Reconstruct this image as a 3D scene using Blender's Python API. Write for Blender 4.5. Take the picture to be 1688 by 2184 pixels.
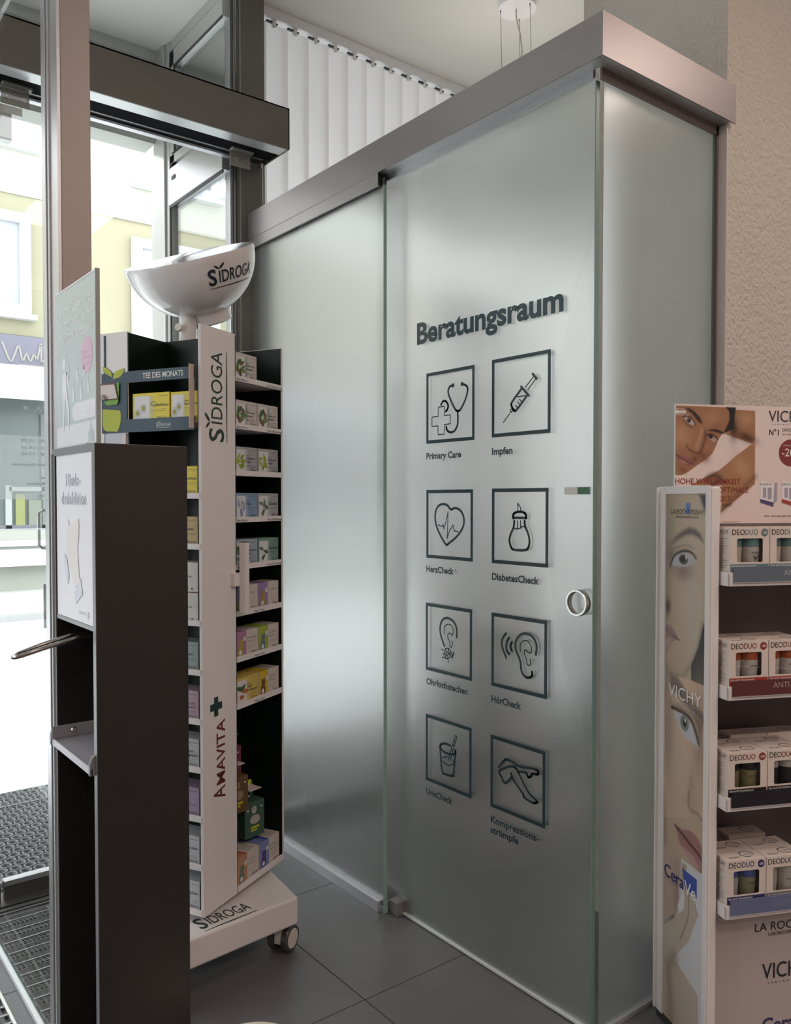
import bpy, bmesh, math, random
import numpy as np
from math import radians, sin, cos, pi, atan, tan
random.seed(4)
for o in list(bpy.data.objects): bpy.data.objects.remove(o)
SC = bpy.context.scene
COL = SC.collection
# ------------------------------------------------------------------ camera
FP = 1765.0; PITCH = radians(1.4); HZ = 1066.0; CY = HZ + FP*tan(PITCH)
aL = atan((-530.0-844)/(FP/cos(PITCH))); aR = aL+pi/2
FH = np.array([cos(aR), cos(aL), 0.0]); RT = np.array([sin(aR), sin(aL), 0.0]); UPV = np.array([0, 0, 1.0])
FW = FH*cos(PITCH)-UPV*sin(PITCH); UV = FH*sin(PITCH)+UPV*cos(PITCH)
CAM = np.array([-1.6, -1.268, 1.3])
cd = bpy.data.cameras.new('camera'); co = bpy.data.objects.new('camera', cd); COL.objects.link(co)
from mathutils import Matrix, Vector
co.matrix_world = Matrix(((RT[0], UV[0], -FW[0], CAM[0]), (RT[1], UV[1], -FW[1], CAM[1]), (RT[2], UV[2], -FW[2], CAM[2]), (0, 0, 0, 1)))
cd.sensor_fit = 'VERTICAL'; cd.sensor_height = 36.0; cd.lens = FP/2184*36.0
cd.shift_y = (CY-1092)/2184; cd.clip_start = 0.05; cd.clip_end = 200
SC.camera = co
# ------------------------------------------------------------------ world, lights, exposure
SC.view_settings.view_transform = 'Standard'; SC.view_settings.look = 'None'; SC.view_settings.gamma = 1.0
SC.view_settings.use_curve_mapping = False; SC.view_settings.exposure = 0.0
W = bpy.data.worlds.new('overcast_sky'); SC.world = W; W.use_nodes = True
bg = W.node_tree.nodes['Background']; bg.inputs[0].default_value = (0.93, 0.965, 1.0, 1); bg.inputs[1].default_value = 5.0
def area(name, loc, rot, sx, sy, power, color):
    l = bpy.data.lights.new(name, 'AREA'); l.shape = 'RECTANGLE'; l.size = sx; l.size_y = sy; l.energy = power; l.color = color
    o = bpy.data.objects.new(name, l); COL.objects.link(o); o.location = loc; o.rotation_euler = rot
    return o
def portal(name, loc, rot, sx, sy):
    o = area(name, loc, rot, sx, sy, 1, (1, 1, 1)); o.data.cycles.is_portal = True
    return o
portal('window_portal', (1.5, 2.42, 1.7), (radians(-90), 0, 0), 3.4, 3.2)
portal('entrance_portal', (-1.65, 2.42, 1.45), (radians(-90), 0, 0), 3.2, 2.9)
portal('left_portal', (-4.75, .86, 1.78), (0, radians(-90), 0), 2.8, 1.5)
WARM = (1.0, 0.80, 0.70)
LAMPS = [(-2.6, -3.2, 24), (-0.2, -3.0, 28), (2.0, -3.0, 22), (-2.9, -0.9, 5), (1.5, -1.4, 16), (0.1, -1.35, 16)]
for i, (x, y, p) in enumerate(LAMPS):
    area('shop_ceiling_light', (x, y, 3.2), (0, 0, 0), 0.5, 0.5, p, WARM)
area('consulting_room_light', (0.82, 1.05, 2.70), (pi, 0, 0), 0.45, 0.45, 1.6, (1.0, 0.95, 0.88))

# ------------------------------------------------------------------ geometry helpers
A3 = lambda *a: np.array(a, float)
def ray(x, y): return FW*FP+RT*(x-844)-UV*(y-CY)
def on_plane(x, y, P, n):
    v = ray(x, y); return CAM+v*(((np.array(P, float)-CAM)@n)/(v@n))
class Fr:
    def __init__(s, O, X, Y, Z): s.O, s.X, s.Y, s.Z = [np.array(k, float) for k in (O, X, Y, Z)]
    def p(s, x, y, z=0.0): return s.O+s.X*x+s.Y*y+s.Z*z
ID = Fr((0, 0, 0), (1, 0, 0), (0, 1, 0), (0, 0, 1))
def rotz(O, a): return Fr(O, (cos(a), sin(a), 0), (-sin(a), cos(a), 0), (0, 0, 1))
FRAMES = {}
_txt = {}
def text_mesh(s, bold, res=3):
    k = (s, bold, res)
    if k in _txt: return _txt[k]
    c = bpy.data.curves.new('t', 'FONT'); c.body = s; c.size = 1; c.resolution_u = res; c.offset = bold
    o = bpy.data.objects.new('t', c); COL.objects.link(o)
    m = bpy.data.meshes.new_from_object(o)
    n = len(m.vertices); v = np.empty(n*3); m.vertices.foreach_get('co', v); v = v.reshape(-1, 3)
    f = [tuple(p.vertices) for p in m.polygons]
    bpy.data.objects.remove(o); bpy.data.curves.remove(c); bpy.data.meshes.remove(m)
    _txt[k] = (v, f); return _txt[k]
CAPH = None
class B:
    def __init__(s): s.v = []; s.f = []; s.m = []; s.ms = []
    def mi(s, mat):
        if mat not in s.ms: s.ms.append(mat)
        return s.ms.index(mat)
    def add(s, V, Fc, mat):
        b = len(s.v); s.v.extend([tuple(map(float, p)) for p in V]); k = s.mi(mat)
        for f in Fc: s.f.append(tuple(i+b for i in f)); s.m.append(k)
        return s
    def box(s, x0, x1, y0, y1, z0, z1, mat, fr=ID):
        V = [fr.p(x, y, z) for z in (z0, z1) for y in (y0, y1) for x in (x0, x1)]
        return s.add(V, [(0, 2, 3, 1), (4, 5, 7, 6), (0, 1, 5, 4), (2, 6, 7, 3), (0, 4, 6, 2), (1, 3, 7, 5)], mat)
    def prism(s, pts, d0, d1, mat, fr=ID):       # 2D outline in fr.X/fr.Y extruded along fr.Z
        n = len(pts); V = [fr.p(x, y, d0) for x, y in pts]+[fr.p(x, y, d1) for x, y in pts]
        Fc = [tuple(range(n-1, -1, -1)), tuple(range(n, 2*n))]+[(i, (i+1) % n, n+(i+1) % n, n+i) for i in range(n)]
        return s.add(V, Fc, mat)
    def rect(s, x0, x1, y0, y1, d, mat, fr=ID):
        return s.add([fr.p(x0, y0, d), fr.p(x1, y0, d), fr.p(x1, y1, d), fr.p(x0, y1, d)], [(0, 1, 2, 3)], mat)
    def flat(s, pts, d, mat, fr=ID):
        return s.add([fr.p(x, y, d) for x, y in pts], [tuple(range(len(pts)))], mat)
    def disc(s, cx, cy, rx, d, mat, fr=ID, ry=None, n=20, a0=0):
        ry = ry or rx
        return s.flat([(cx+rx*cos(2*pi*i/n+a0), cy+ry*sin(2*pi*i/n+a0)) for i in range(n)], d, mat, fr)
    def cyl(s, p0, p1, r0, r1, mat, n=16, caps=True):
        p0 = np.array(p0, float); p1 = np.array(p1, float); d = p1-p0; d = d/np.linalg.norm(d)
        a = np.cross(d, (0, 0, 1.0) if abs(d[2]) < .9 else (1.0, 0, 0)); a /= np.linalg.norm(a); b = np.cross(d, a)
        V = [p+r*(a*cos(2*pi*i/n)+b*sin(2*pi*i/n)) for p, r in ((p0, r0), (p1, r1)) for i in range(n)]
        Fc = [(i, (i+1) % n, n+(i+1) % n, n+i) for i in range(n)]
        if caps: Fc += [tuple(range(n-1, -1, -1)), tuple(range(n, 2*n))]
        return s.add(V, Fc, mat)
    def lathe(s, prof, mat, fr=ID, n=32):        # prof: (radius, height) along fr.Z
        V = [fr.p(r*cos(2*pi*i/n), r*sin(2*pi*i/n), h) for r, h in prof for i in range(n)]
        Fc = [(j*n+i, j*n+(i+1) % n, (j+1)*n+(i+1) % n, (j+1)*n+i) for j in range(len(prof)-1) for i in range(n)]
        if prof[0][0] > 1e-6: Fc.append(tuple(range(n-1, -1, -1)))
        if prof[-1][0] > 1e-6: k = (len(prof)-1)*n; Fc.append(tuple(range(k, k+n)))
        return s.add(V, Fc, mat)
    def tube(s, pts, r, mat, n=8, closed=False):
        P = [np.array(p, float) for p in pts]; m = len(P); V = []
        for i, p in enumerate(P):
            t = (P[(i+1) % m]-P[i-1]) if (closed or 0 < i < m-1) else (P[1]-P[0] if i == 0 else P[-1]-P[-2])
            t = t/np.linalg.norm(t)
            a = np.cross(t, (0, 0, 1.0) if abs(t[2]) < .95 else (1.0, 0, 0)); a /= np.linalg.norm(a); b = np.cross(t, a)
            V += [p+r*(a*cos(2*pi*k/n)+b*sin(2*pi*k/n)) for k in range(n)]
        Fc = []
        for i in range(m if closed else m-1):
            j = (i+1) % m
            Fc += [(i*n+k, i*n+(k+1) % n, j*n+(k+1) % n, j*n+k) for k in range(n)]
        if not closed: Fc += [tuple(range(n-1, -1, -1)), tuple(range((m-1)*n, m*n))]
        return s.add(V, Fc, mat)
    def stroke(s, pts, w, d, mat, fr=ID, closed=False, smooth=True, dd=0.0):
        P = [np.array(p, float) for p in pts]
        if smooth and len(P) > 2:
            Q = []; m = len(P)
            for i in range(m if closed else m-1):
                p0 = P[i-1] if (closed or i > 0) else P[0]; p1 = P[i]; p2 = P[(i+1) % m]; p3 = P[(i+2) % m] if (closed or i+2 < m) else P[-1]
                for t in (0, .25, .5, .75):
                    Q.append(.5*((2*p1)+(-p0+p2)*t+(2*p0-5*p1+4*p2-p3)*t*t+(-p0+3*p1-3*p2+p3)*t**3))
            if not closed: Q.append(P[-1])
            P = Q
        m = len(P)
        for i in range(m if closed else m-1):
            a, b = P[i], P[(i+1) % m]; t = b-a; L = np.linalg.norm(t)
            if L < 1e-7: continue
            t /= L; nn = np.array([-t[1], t[0]])*w/2
            s.flat([tuple(a-nn), tuple(b-nn), tuple(b+nn), tuple(a+nn)], d+dd*(i % 2), mat, fr)
        for i, a in enumerate(P):
            s.disc(a[0], a[1], w/2, d+2*(dd or 1e-5), mat, fr, n=8)
        return s
    def text(s, st, x, y, width, cap, mat, fr=ID, d=0.0004, bold=0.0, fn=None, res=3, xs=None):
        global CAPH
        if CAPH is None: h = text_mesh('H', 0)[0]; CAPH = h[:, 1].max()-h[:, 1].min()
        v, f = text_mesh(st, bold, res)
        if len(v) == 0: return s
        x0 = v[:, 0].min(); w = v[:, 0].max()-x0; kx = width/w if width else cap/CAPH*(xs or 1); ky = cap/CAPH
        V = []
        for p in v:
            X, Y = x+(p[0]-x0)*kx, y+p[1]*ky
            V.append(fn(X, Y) if fn else fr.p(X, Y, d))
        return s.add(V, f, mat)
    def build(s, name, parent=None, smooth=False, bevel=0, local=False, loc=None, recalc=True):
        V = np.array(s.v)
        if parent is not None and not local:
            O, R = FRAMES[parent.name]; V = (V-O)@R
        if parent is None and loc is None:
            loc = np.array([(V[:, 0].min()+V[:, 0].max())/2, (V[:, 1].min()+V[:, 1].max())/2, V[:, 2].min()])
        if parent is None: V = V-np.array(loc)
        me = bpy.data.meshes.new(name); me.from_pydata([tuple(p) for p in V], [], s.f)
        for m in s.ms: me.materials.append(m)
        me.polygons.foreach_set('material_index', s.m)
        if recalc:
            bm = bmesh.new(); bm.from_mesh(me); bmesh.ops.recalc_face_normals(bm, faces=bm.faces); bm.to_mesh(me); bm.free()
        if smooth:
            me.polygons.foreach_set('use_smooth', [True]*len(me.polygons))
            me.set_sharp_from_angle(angle=radians(35))
        me.update()
        o = bpy.data.objects.new(name, me); COL.objects.link(o)
        if parent is not None:
            o.parent = parent; FRAMES[o.name] = FRAMES[parent.name]
        else:
            o.location = loc; FRAMES[o.name] = (np.array(loc, float), np.eye(3))
        if bevel:
            b = o.modifiers.new('b', 'BEVEL'); b.width = bevel; b.segments = 2; b.limit_method = 'ANGLE'; b.angle_limit = radians(40)
        return o
def thing(name, label, cat, loc=(0, 0, 0), rz=0.0, group=None, kind=None):
    o = bpy.data.objects.new(name, None); COL.objects.link(o); o.empty_display_size = .05
    o.location = loc; o.rotation_euler = (0, 0, rz)
    R = np.array([[cos(rz), -sin(rz), 0], [sin(rz), cos(rz), 0], [0, 0, 1.0]])
    FRAMES[o.name] = (np.array(loc, float), R)
    return tag(o, label, cat, group, kind)
def tag(o, label=None, cat=None, group=None, kind=None):
    if label: o['label'] = label
    if cat: o['category'] = cat
    if group: o['group'] = group
    if kind: o['kind'] = kind
    return o
def dup(root, loc, rz, label, group=None):
    r = root.copy(); COL.objects.link(r); r.location = loc; r.rotation_euler = (0, 0, rz); r['label'] = label
    if group: r['group'] = group
    for ch in list(root.children):
        c = ch.copy(); COL.objects.link(c); c.parent = r
        for g in list(ch.children):
            k = g.copy(); COL.objects.link(k); k.parent = c
    return r

# ------------------------------------------------------------------ materials
MC = {}
def mat(name, col, rough=.5, metal=0., bump=0., bscale=200., var=0., vscale=6., coat=0., emis=None, spec=None, aniso=None):
    if name in MC: return MC[name]
    m = bpy.data.materials.new(name); m.use_nodes = True; nt = m.node_tree; p = nt.nodes['Principled BSDF']
    p.inputs['Base Color'].default_value = (*col, 1); p.inputs['Roughness'].default_value = rough; p.inputs['Metallic'].default_value = metal
    if coat: p.inputs['Coat Weight'].default_value = coat; p.inputs['Coat Roughness'].default_value = .08
    if spec is not None: p.inputs['Specular IOR Level'].default_value = spec
    if emis: p.inputs['Emission Color'].default_value = (*emis[:3], 1); p.inputs['Emission Strength'].default_value = emis[3]
    if var or bump:
        tc = nt.nodes.new('ShaderNodeTexCoord')
    if var:
        n = nt.nodes.new('ShaderNodeTexNoise'); n.inputs['Scale'].default_value = vscale; n.inputs['Detail'].default_value = 5
        nt.links.new(tc.outputs['Object'], n.inputs['Vector'])
        mx = nt.nodes.new('ShaderNodeMix'); mx.data_type = 'RGBA'
        mx.inputs['A'].default_value = (*[c*(1-var) for c in col], 1); mx.inputs['B'].default_value = (*[min(1, c*(1+var)) for c in col], 1)
        nt.links.new(n.outputs['Fac'], mx.inputs['Factor']); nt.links.new(mx.outputs['Result'], p.inputs['Base Color'])
    if bump:
        n2 = nt.nodes.new('ShaderNodeTexNoise'); n2.inputs['Scale'].default_value = bscale; n2.inputs['Detail'].default_value = 4
        nt.links.new(tc.outputs['Object'], n2.inputs['Vector'])
        b = nt.nodes.new('ShaderNodeBump'); b.inputs['Strength'].default_value = bump; b.inputs['Distance'].default_value = .01
        nt.links.new(n2.outputs['Fac'], b.inputs['Height']); nt.links.new(b.outputs['Normal'], p.inputs['Normal'])
    MC[name] = m; return m
def clear_glass(name, tint=(.94, .97, .96), refl=1.0, rough=0.0):
    m = bpy.data.materials.new(name); m.use_nodes = True; nt = m.node_tree; nt.nodes.remove(nt.nodes['Principled BSDF'])
    out = nt.nodes['Material Output']; t = nt.nodes.new('ShaderNodeBsdfTransparent'); t.inputs[0].default_value = (*tint, 1)
    g = nt.nodes.new('ShaderNodeBsdfGlossy'); g.inputs['Roughness'].default_value = rough; f = nt.nodes.new('ShaderNodeFresnel'); f.inputs[0].default_value = 1.45
    mul = nt.nodes.new('ShaderNodeMath'); mul.operation = 'MULTIPLY'; mul.inputs[1].default_value = refl
    mx = nt.nodes.new('ShaderNodeMixShader'); nt.links.new(f.outputs[0], mul.inputs[0]); nt.links.new(mul.outputs[0], mx.inputs[0])
    nt.links.new(t.outputs[0], mx.inputs[1]); nt.links.new(g.outputs[0], mx.inputs[2]); nt.links.new(mx.outputs[0], out.inputs[0])
    return m
def film(name, col, trans, diff, gloss=0.0, rough=.3, clear=0.0, rough_t=0):
    m = bpy.data.materials.new(name); m.use_nodes = True; nt = m.node_tree; nt.nodes.remove(nt.nodes['Principled BSDF'])
    out = nt.nodes['Material Output']
    a = nt.nodes.new('ShaderNodeBsdfTranslucent'); a.inputs[0].default_value = (*[c*trans for c in col], 1)
    b = nt.nodes.new('ShaderNodeBsdfDiffuse'); b.inputs[0].default_value = (*[c*diff for c in col], 1)
    ad = nt.nodes.new('ShaderNodeAddShader'); nt.links.new(a.outputs[0], ad.inputs[0]); nt.links.new(b.outputs[0], ad.inputs[1])
    last = ad
    if rough_t:
        rf = nt.nodes.new('ShaderNodeBsdfRefraction'); rf.inputs['Color'].default_value = (*col, 1); rf.inputs['Roughness'].default_value = rough_t; rf.inputs['IOR'].default_value = 1.15
        mx = nt.nodes.new('ShaderNodeMixShader'); mx.inputs[0].default_value = .78
        nt.links.new(last.outputs[0], mx.inputs[1]); nt.links.new(rf.outputs[0], mx.inputs[2]); last = mx
    if clear:
        t = nt.nodes.new('ShaderNodeBsdfTransparent'); mx = nt.nodes.new('ShaderNodeMixShader'); mx.inputs[0].default_value = clear
        nt.links.new(last.outputs[0], mx.inputs[1]); nt.links.new(t.outputs[0], mx.inputs[2]); last = mx
    if gloss:
        g = nt.nodes.new('ShaderNodeBsdfGlossy'); g.inputs['Roughness'].default_value = rough
        f = nt.nodes.new('ShaderNodeFresnel'); mul = nt.nodes.new('ShaderNodeMath'); mul.operation = 'MULTIPLY'; mul.inputs[1].default_value = gloss
        nt.links.new(f.outputs[0], mul.inputs[0])
        mx = nt.nodes.new('ShaderNodeMixShader'); nt.links.new(mul.outputs[0], mx.inputs[0]); nt.links.new(last.outputs[0], mx.inputs[1]); nt.links.new(g.outputs[0], mx.inputs[2]); last = mx
    nt.links.new(last.outputs[0], out.inputs[0]); return m
def attr_mat(name, rough=.45):
    m = bpy.data.materials.new(name); m.use_nodes = True; nt = m.node_tree; p = nt.nodes['Principled BSDF']
    a = nt.nodes.new('ShaderNodeAttribute'); a.attribute_name = 'Col'; nt.links.new(a.outputs['Color'], p.inputs['Base Color']); p.inputs['Roughness'].default_value = rough
    return m
ALU = mat('brushed_aluminium', (.52, .51, .53), .38, .85, bump=.05, bscale=90)
STEEL = mat('stainless_steel', (.66, .64, .62), .24, 1.0)
OLIVE = mat('dark_bronze_aluminium', (.155, .145, .125), .42, .25, var=.06)
OLIVE2 = mat('bronze_aluminium_light', (.30, .29, .27), .4, .3)
FRAMEG = mat('grey_frame_paint', (.50, .50, .49), .33, .45)
BLACK = mat('black_rubber', (.012, .012, .013), .55)
WHITEP = mat('white_powder_coat', (.78, .74, .74), .45, bump=.04, bscale=500)
WHITEG = mat('white_gloss_plastic', (.80, .765, .765), .12, coat=.6)
PLAST = mat('rough_plaster', (.50, .465, .42), .9, bump=.9, bscale=75, var=.05)
CEIL = mat('ceiling_paint', (.70, .69, .64), .9, var=.02, vscale=2)
WALLP = mat('wall_paint', (.68, .64, .60), .9)
TILE = mat('grey_porcelain_tile', (.135, .134, .140), .38, bump=.05, bscale=60, var=.16, vscale=5)
GROUT = mat('dark_grout', (.045, .042, .04), .9)
NAVYT = mat('petrol_vinyl', (.012, .040, .052), .35)
GREENG = mat('glass_edge_green', (.33, .52, .47), .25, coat=.3)
GLASS = clear_glass('clear_glass', (.97, .985, .98), .45)
GLASSW = clear_glass('window_glass', (.97, .98, .98), .6)
FROST = film('frosted_glass_film', (.975, .99, .985), .84, .14, gloss=.3, rough=.25, rough_t=.52)
HDR = mat('satin_anodised_header', (.34, .312, .308), .36, .5, bump=.02, bscale=300)
BLIND = film('blind_fabric', (.95, .93, .93), .60, .36)
GLASSC = clear_glass('cabin_glass', (.985, .995, .99), .22, .12)
CHOC = mat('dark_brown_laminate', (.020, .016, .0155), .42, bump=.02, bscale=300)
INNERB = mat('black_laminate', (.012, .011, .013), .5)
GREYE = mat('grey_laminate_edge', (.17, .175, .185), .42)
PAPER = mat('white_paper', (.78, .78, .83), .5)
BAYGRN = mat('dark_green_laminate', (.004, .011, .008), .4, spec=.25)  # own dark green of the bay walls and linings
GREYPLA = mat('grey_wheel_rubber', (.075, .07, .07), .32)
CREAM = mat('cream_plastic', (.72, .68, .60), .4)
INK = mat('black_ink', (.02, .022, .025), .5)
NAVY = mat('navy_card', (.030, .060, .090), .5)
LIME = mat('lime_green_print', (.42, .46, .03), .5)

# ================================================================== STRUCTURE
fl = B().box(-4.6, 3.6, -5.2, 1.62, -.12, -.004, GROUT).build('floor'); tag(fl, 'dark grey floor of large square porcelain tiles', kind='structure')
fl2 = B().box(-3.4, 3.6, 1.62, 2.45, -.12, -.006, GROUT)
tag(fl2.build('floor'), 'entrance recess floor between the sliding doors and the street', kind='structure')
tproto = None
for i in range(-8, 6):
    for j in range(-10, 2):
        x0 = -.36+.6*i; y0 = .455+.6*j
        if x0 < -4.7 or x0 > 3.2 or y0 < -5.3 or y0 > 1.2: continue
        if tproto is None:
            b = B().box(.0015, .5985, .0015, .5985, -.010, 0, TILE); tproto = b.build('tile', fl, local=True); t = tproto
        else:
            t = tproto.copy(); COL.objects.link(t); t.parent = fl
        t.location = np.array([x0, y0, 0])-FRAMES['floor'][0]
ce = B().box(-4.6, 3.6, -5.2, 2.45, 3.262, 3.4, CEIL).build('ceiling'); tag(ce, 'plain pale ceiling over shop and consulting cabin', kind='structure')
tag(B().box(-4.7, -4.55, -5.2, .1, 0, 3.262, WALLP).box(-4.7, -4.55, .1, 1.62, 0, .3, WALLP).build('wall_left'), 'shop wall on the left outside the view', kind='structure')
w3 = B().box(-4.68, -4.60, .1, 1.62, .3, .36, FRAMEG).box(-4.68, -4.60, .1, 1.62, 3.2, 3.262, FRAMEG).box(-4.68, -4.60, .8, .86, .36, 3.2, FRAMEG).build('window_added'); tag(w3, 'unseen window added in the left wall to raise daylight', kind='structure')  # added unseen opening, brings more daylight in from the left
B().box(-4.645, -4.635, .1, 1.62, .36, 3.2, GLASSW).build('pane', w3)
tag(B().box(3.5, 3.65, -5.2, 2.45, 0, 3.262, WALLP).build('wall_right'), 'far right wall behind the pillar', kind='structure')
tag(B().box(-4.6, 3.6, -5.3, -5.2, 0, 3.262, WALLP).build('wall_rear'), 'shop wall behind the camera', kind='structure')
pl = B().box(.488, 1.7, -.038, .45, 0, 3.262, PLAST).build('wall_pillar'); tag(pl, 'rough plastered pillar right of the glass cabin', kind='structure')
tag(B().box(1.7, 3.5, .2, .45, 0, 3.262, WALLP).build('wall_side'), 'painted wall joining the pillar to the right wall', kind='structure')
# facade with shop window behind the blinds
wn = B().box(-.14, 3.5, 2.28, 2.42, 0, .85, FRAMEG).box(-.14, 3.5, 2.30, 2.42, 3.1, 3.262, FRAMEG)
for x in (-.14, 1.1, 2.3, 3.44): wn.box(x, x+.06, 2.30, 2.42, .85, 3.1, FRAMEG)
wn = wn.build('window_1'); tag(wn, 'street window behind the vertical blinds', kind='structure')
B().box(-.08, 3.44, 2.35, 2.36, .85, 3.1, GLASSW).build('pane', wn)
# ---- side glazing of the entrance recess (x = -0.14)
sg = thing('window_2', 'grey framed side glazing of the entrance recess', None, (-.14, 2.0, 0), kind='structure')
b = B()
b.box(-.17, -.11, 2.20, 2.32, 0, 3.262, FRAMEG)
b.box(-.160, -.120, 2.165, 2.20, 0, 3.262, FRAMEG)
b.box(-.155, -.12, 1.66, 2.2, 3.218, 3.262, FRAMEG).box(-.16, -.12, 1.66, 2.2, 0, .12, FRAMEG)
b.build('frame', sg, bevel=.003)
B().box(-.162, -.118, 1.66, 2.175, 2.565, 2.72, ALU).build('transom_rail', sg, bevel=.002)
b = B().box(-.158, -.122, 1.66, 2.175, 2.74, 2.775, FRAMEG).box(-.158, -.122, 2.12, 2.175, 2.74, 3.213, FRAMEG).box(-.158, -.122, 1.66, 2.175, 3.145, 3.213, FRAMEG)
b.build('upper_sash', sg, bevel=.002)
B().box(-.143, -.137, 1.68, 2.17, .12, 2.565, GLASSW).build('pane', sg)
B().box(-.143, -.137, 1.68, 2.14, 2.775, 3.15, GLASSW).build('pane', sg)
B().box(-.165, -.161, 2.10, 2.135, 2.665, 2.680, BLACK).build('vent_slot', sg)
B().box(-.160, -.155, 1.66, 2.17, 2.553, 2.565, BLACK).box(-.16, -.155, 2.160, 2.17, .12, 2.56, BLACK).box(-.16, -.155, 1.66, 2.14, 2.775, 2.783, BLACK).box(-.16, -.155, 2.112, 2.12, 2.78, 3.145, BLACK).box(-.16, -.155, 1.66, 2.12, 3.137, 3.145, BLACK).build('gasket', sg)
# ---- bronze mullion where recess meets cabin
mu = B().box(-.105, .012, 1.64, 1.72, 0, 3.262, OLIVE).box(-.130, -.105, 1.655, 1.70, 0, 3.262, ALU).box(-.128, -.122, 1.640, 1.655, 0, 3.262, BLACK)
mu.box(-.098, -.092, 1.637, 1.64, 0, 3.262, OLIVE2)
tag(mu.build('trim_1', bevel=.002), 'dark bronze mullion beside the sliding door', kind='structure')
# ---- soffit lintel at the street side
tag(B().box(-3.3, -.17, 2.30, 2.42, 2.87, 3.262, mat('pale_concrete', (.47, .48, .45), .8, var=.05)).build('trim_2'), 'pale concrete lintel over the entrance recess', kind='structure')
tag(B().box(-3.3, -.17, 2.27, 2.30, 3.215, 3.262, FRAMEG).build('trim_3'), 'grey metal strip where lintel meets soffit', kind='structure')
tag(B().box(-3.4, -3.25, 1.5, 2.42, 0, 3.262, WALLP).build('wall_recess'), 'left wall of the entrance recess', kind='structure')
tag(B().box(-4.6, -3.25, 1.5, 1.62, 0, 3.262, WALLP).build('wall_front'), 'shop front wall left of the entrance', kind='structure')

# ================================================================== AUTOMATIC SLIDING DOOR
dr = thing('door_1', 'automatic glass sliding door with dark bronze header', None, (-1.0, 1.5, 0), kind='structure')
b = B().box(-3.25, .0, 1.43, 1.436, 2.602, 2.753, OLIVE).box(-3.25, .0, 1.43, 1.64, 2.748, 2.753, OLIVE).box(-.004, .0, 1.43, 1.64, 2.602, 2.753, OLIVE)
b.build('header_cover', dr)
B().box(-3.25, -.0045, 1.437, 1.50, 2.604, 2.614, mat('satin_underside', (.55, .56, .56), .3, .5)).build('header_underside', dr)
B().box(-3.25, -.005, 1.50, 1.577, 2.606, 2.74, mat('matte_black_slot', (.006, .006, .007), .9, spec=.1)).build('track_slot', dr)
b = B().box(-3.25, -.03, 1.578, 1.592, 2.606, 2.622, ALU).box(-3.25, -.03, 1.594, 1.61, 2.598, 2.606, BLACK).box(-3.25, -.02, 1.61, 1.64, 2.60, 2.62, ALU)
b.build('track_rail', dr)
def carrier(x0):
    b = B().box(x0, x0+.085, 1.560, 1.566, 2.545, 2.60, OLIVE2).box(x0, x0+.09, 1.54, 1.566, 2.598, 2.632, OLIVE2)
    o = b.build('carrier', dr, bevel=.003)
    for dx in (.02, .066):
        B().cyl((x0+dx, 1.552, 2.566), (x0+dx, 1.560, 2.566), .0065, .0065, STEEL, 12).cyl((x0+dx, 1.551, 2.566), (x0+dx, 1.5515, 2.566), .003, .003, BLACK, 6).build('bolt', o)
carrier(-.178); carrier(-.965)
B().box(-1.15, -.90, 1.57, 1.66, 2.52, 2.545, FRAMEG).box(-.99, -.93, 1.58, 1.62, 2.44, 2.52, FRAMEG).build('sensor_bracket', dr)
def leaf(x0, x1, y):
    g = B().box(x0, x1, y-.005, y+.005, .06, 2.60, GLASS).build('door_leaf', dr)
    B().box(x0, x1, y-.012, y+.012, .0, .062, mat('bronze_dark_rail', (.10, .10, .085), .3, .3)).build('bottom_rail', g)
    B().box(x0, x1, y-.016, y+.016, .052, .068, ALU).build('rail_cap', g)
    return g
lf1 = leaf(-.975, -.02, 1.605); lf2 = leaf(-1.93, -.985, 1.605)
B().box(-.0205, -.018, 1.598, 1.612, .06, 2.60, mat('glass_edge_light', (.68, .70, .66), .3)).build('edge_profile', lf1)
B().box(-.03, -.026, 1.592, 1.597, .06, 2.58, mat('brush_seal', (.10, .10, .10), .7)).build('seal', lf1)
WFILM = film('white_window_film', (.9, .92, .95), .30, .30, clear=.45)
PL16 = 1.605
def P16(x, y): q = on_plane(x, y, (0, PL16-.006, 0), A3(0, 1, 0)); return q
b = B().rect(-.975, -.45, 1.302, 1.509, 0, WFILM, Fr((0, PL16+.006, 0), (1, 0, 0), (0, 0, 1), (0, 1, 0)))
b.build('frosted_band', lf1)
WINK = mat('white_vinyl', (.85, .87, .86), .5)
b = B(); fm = Fr((0, PL16+.007, 0), (-1, 0, 0), (0, 0, 1), (0, 1, 0))   # mirrored when seen from inside
for s_, xe, yb, w, c in (('.00 - 12.30', 47, 941, .085, .009), ('.30 - 18.30', 47, 956, .085, .009), ('.00 - 17.00', 47, 970, .085, .009), ('theke Kongress', 28, 992, .12, .009),
                         ('rin', 88, 1021, .022, .009), ('Bettina', 60, 1034, .055, .009), ('30 50', 84, 1061, .04, .009), ('AMAVITA', 74, 877, .17, .016)):
    q = P16(xe, yb); b.text(s_, -q[0]-w, q[2], w, c, WINK, fm, d=0, bold=.01, res=2)
q = P16(57, 869); b.rect(-q[0]-.006, -q[0]+.006, q[2]-.006, q[2]+.006, 0, WINK, fm)
b.build('opening_hours_lettering', lf1)
zt, zb_, xl, xr = 1.266, 1.142, -.862, -.80
loop = [(xl+.01, 1.575, zt), (xr-.01, 1.575, zt), (xr, 1.575, zt-.01), (xr, 1.575, zb_+.01), (xr-.01, 1.575, zb_), (xl+.01, 1.575, zb_), (xl, 1.575, zb_+.01), (xl, 1.575, zt-.01)]
B().tube(loop, .0055, ALU, 8, True).build('pull_loop', lf1)
B().box(-.845, -.80, 1.592, 1.598, .875, 1.022, ALU).build('lock_plate', lf1)
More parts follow.
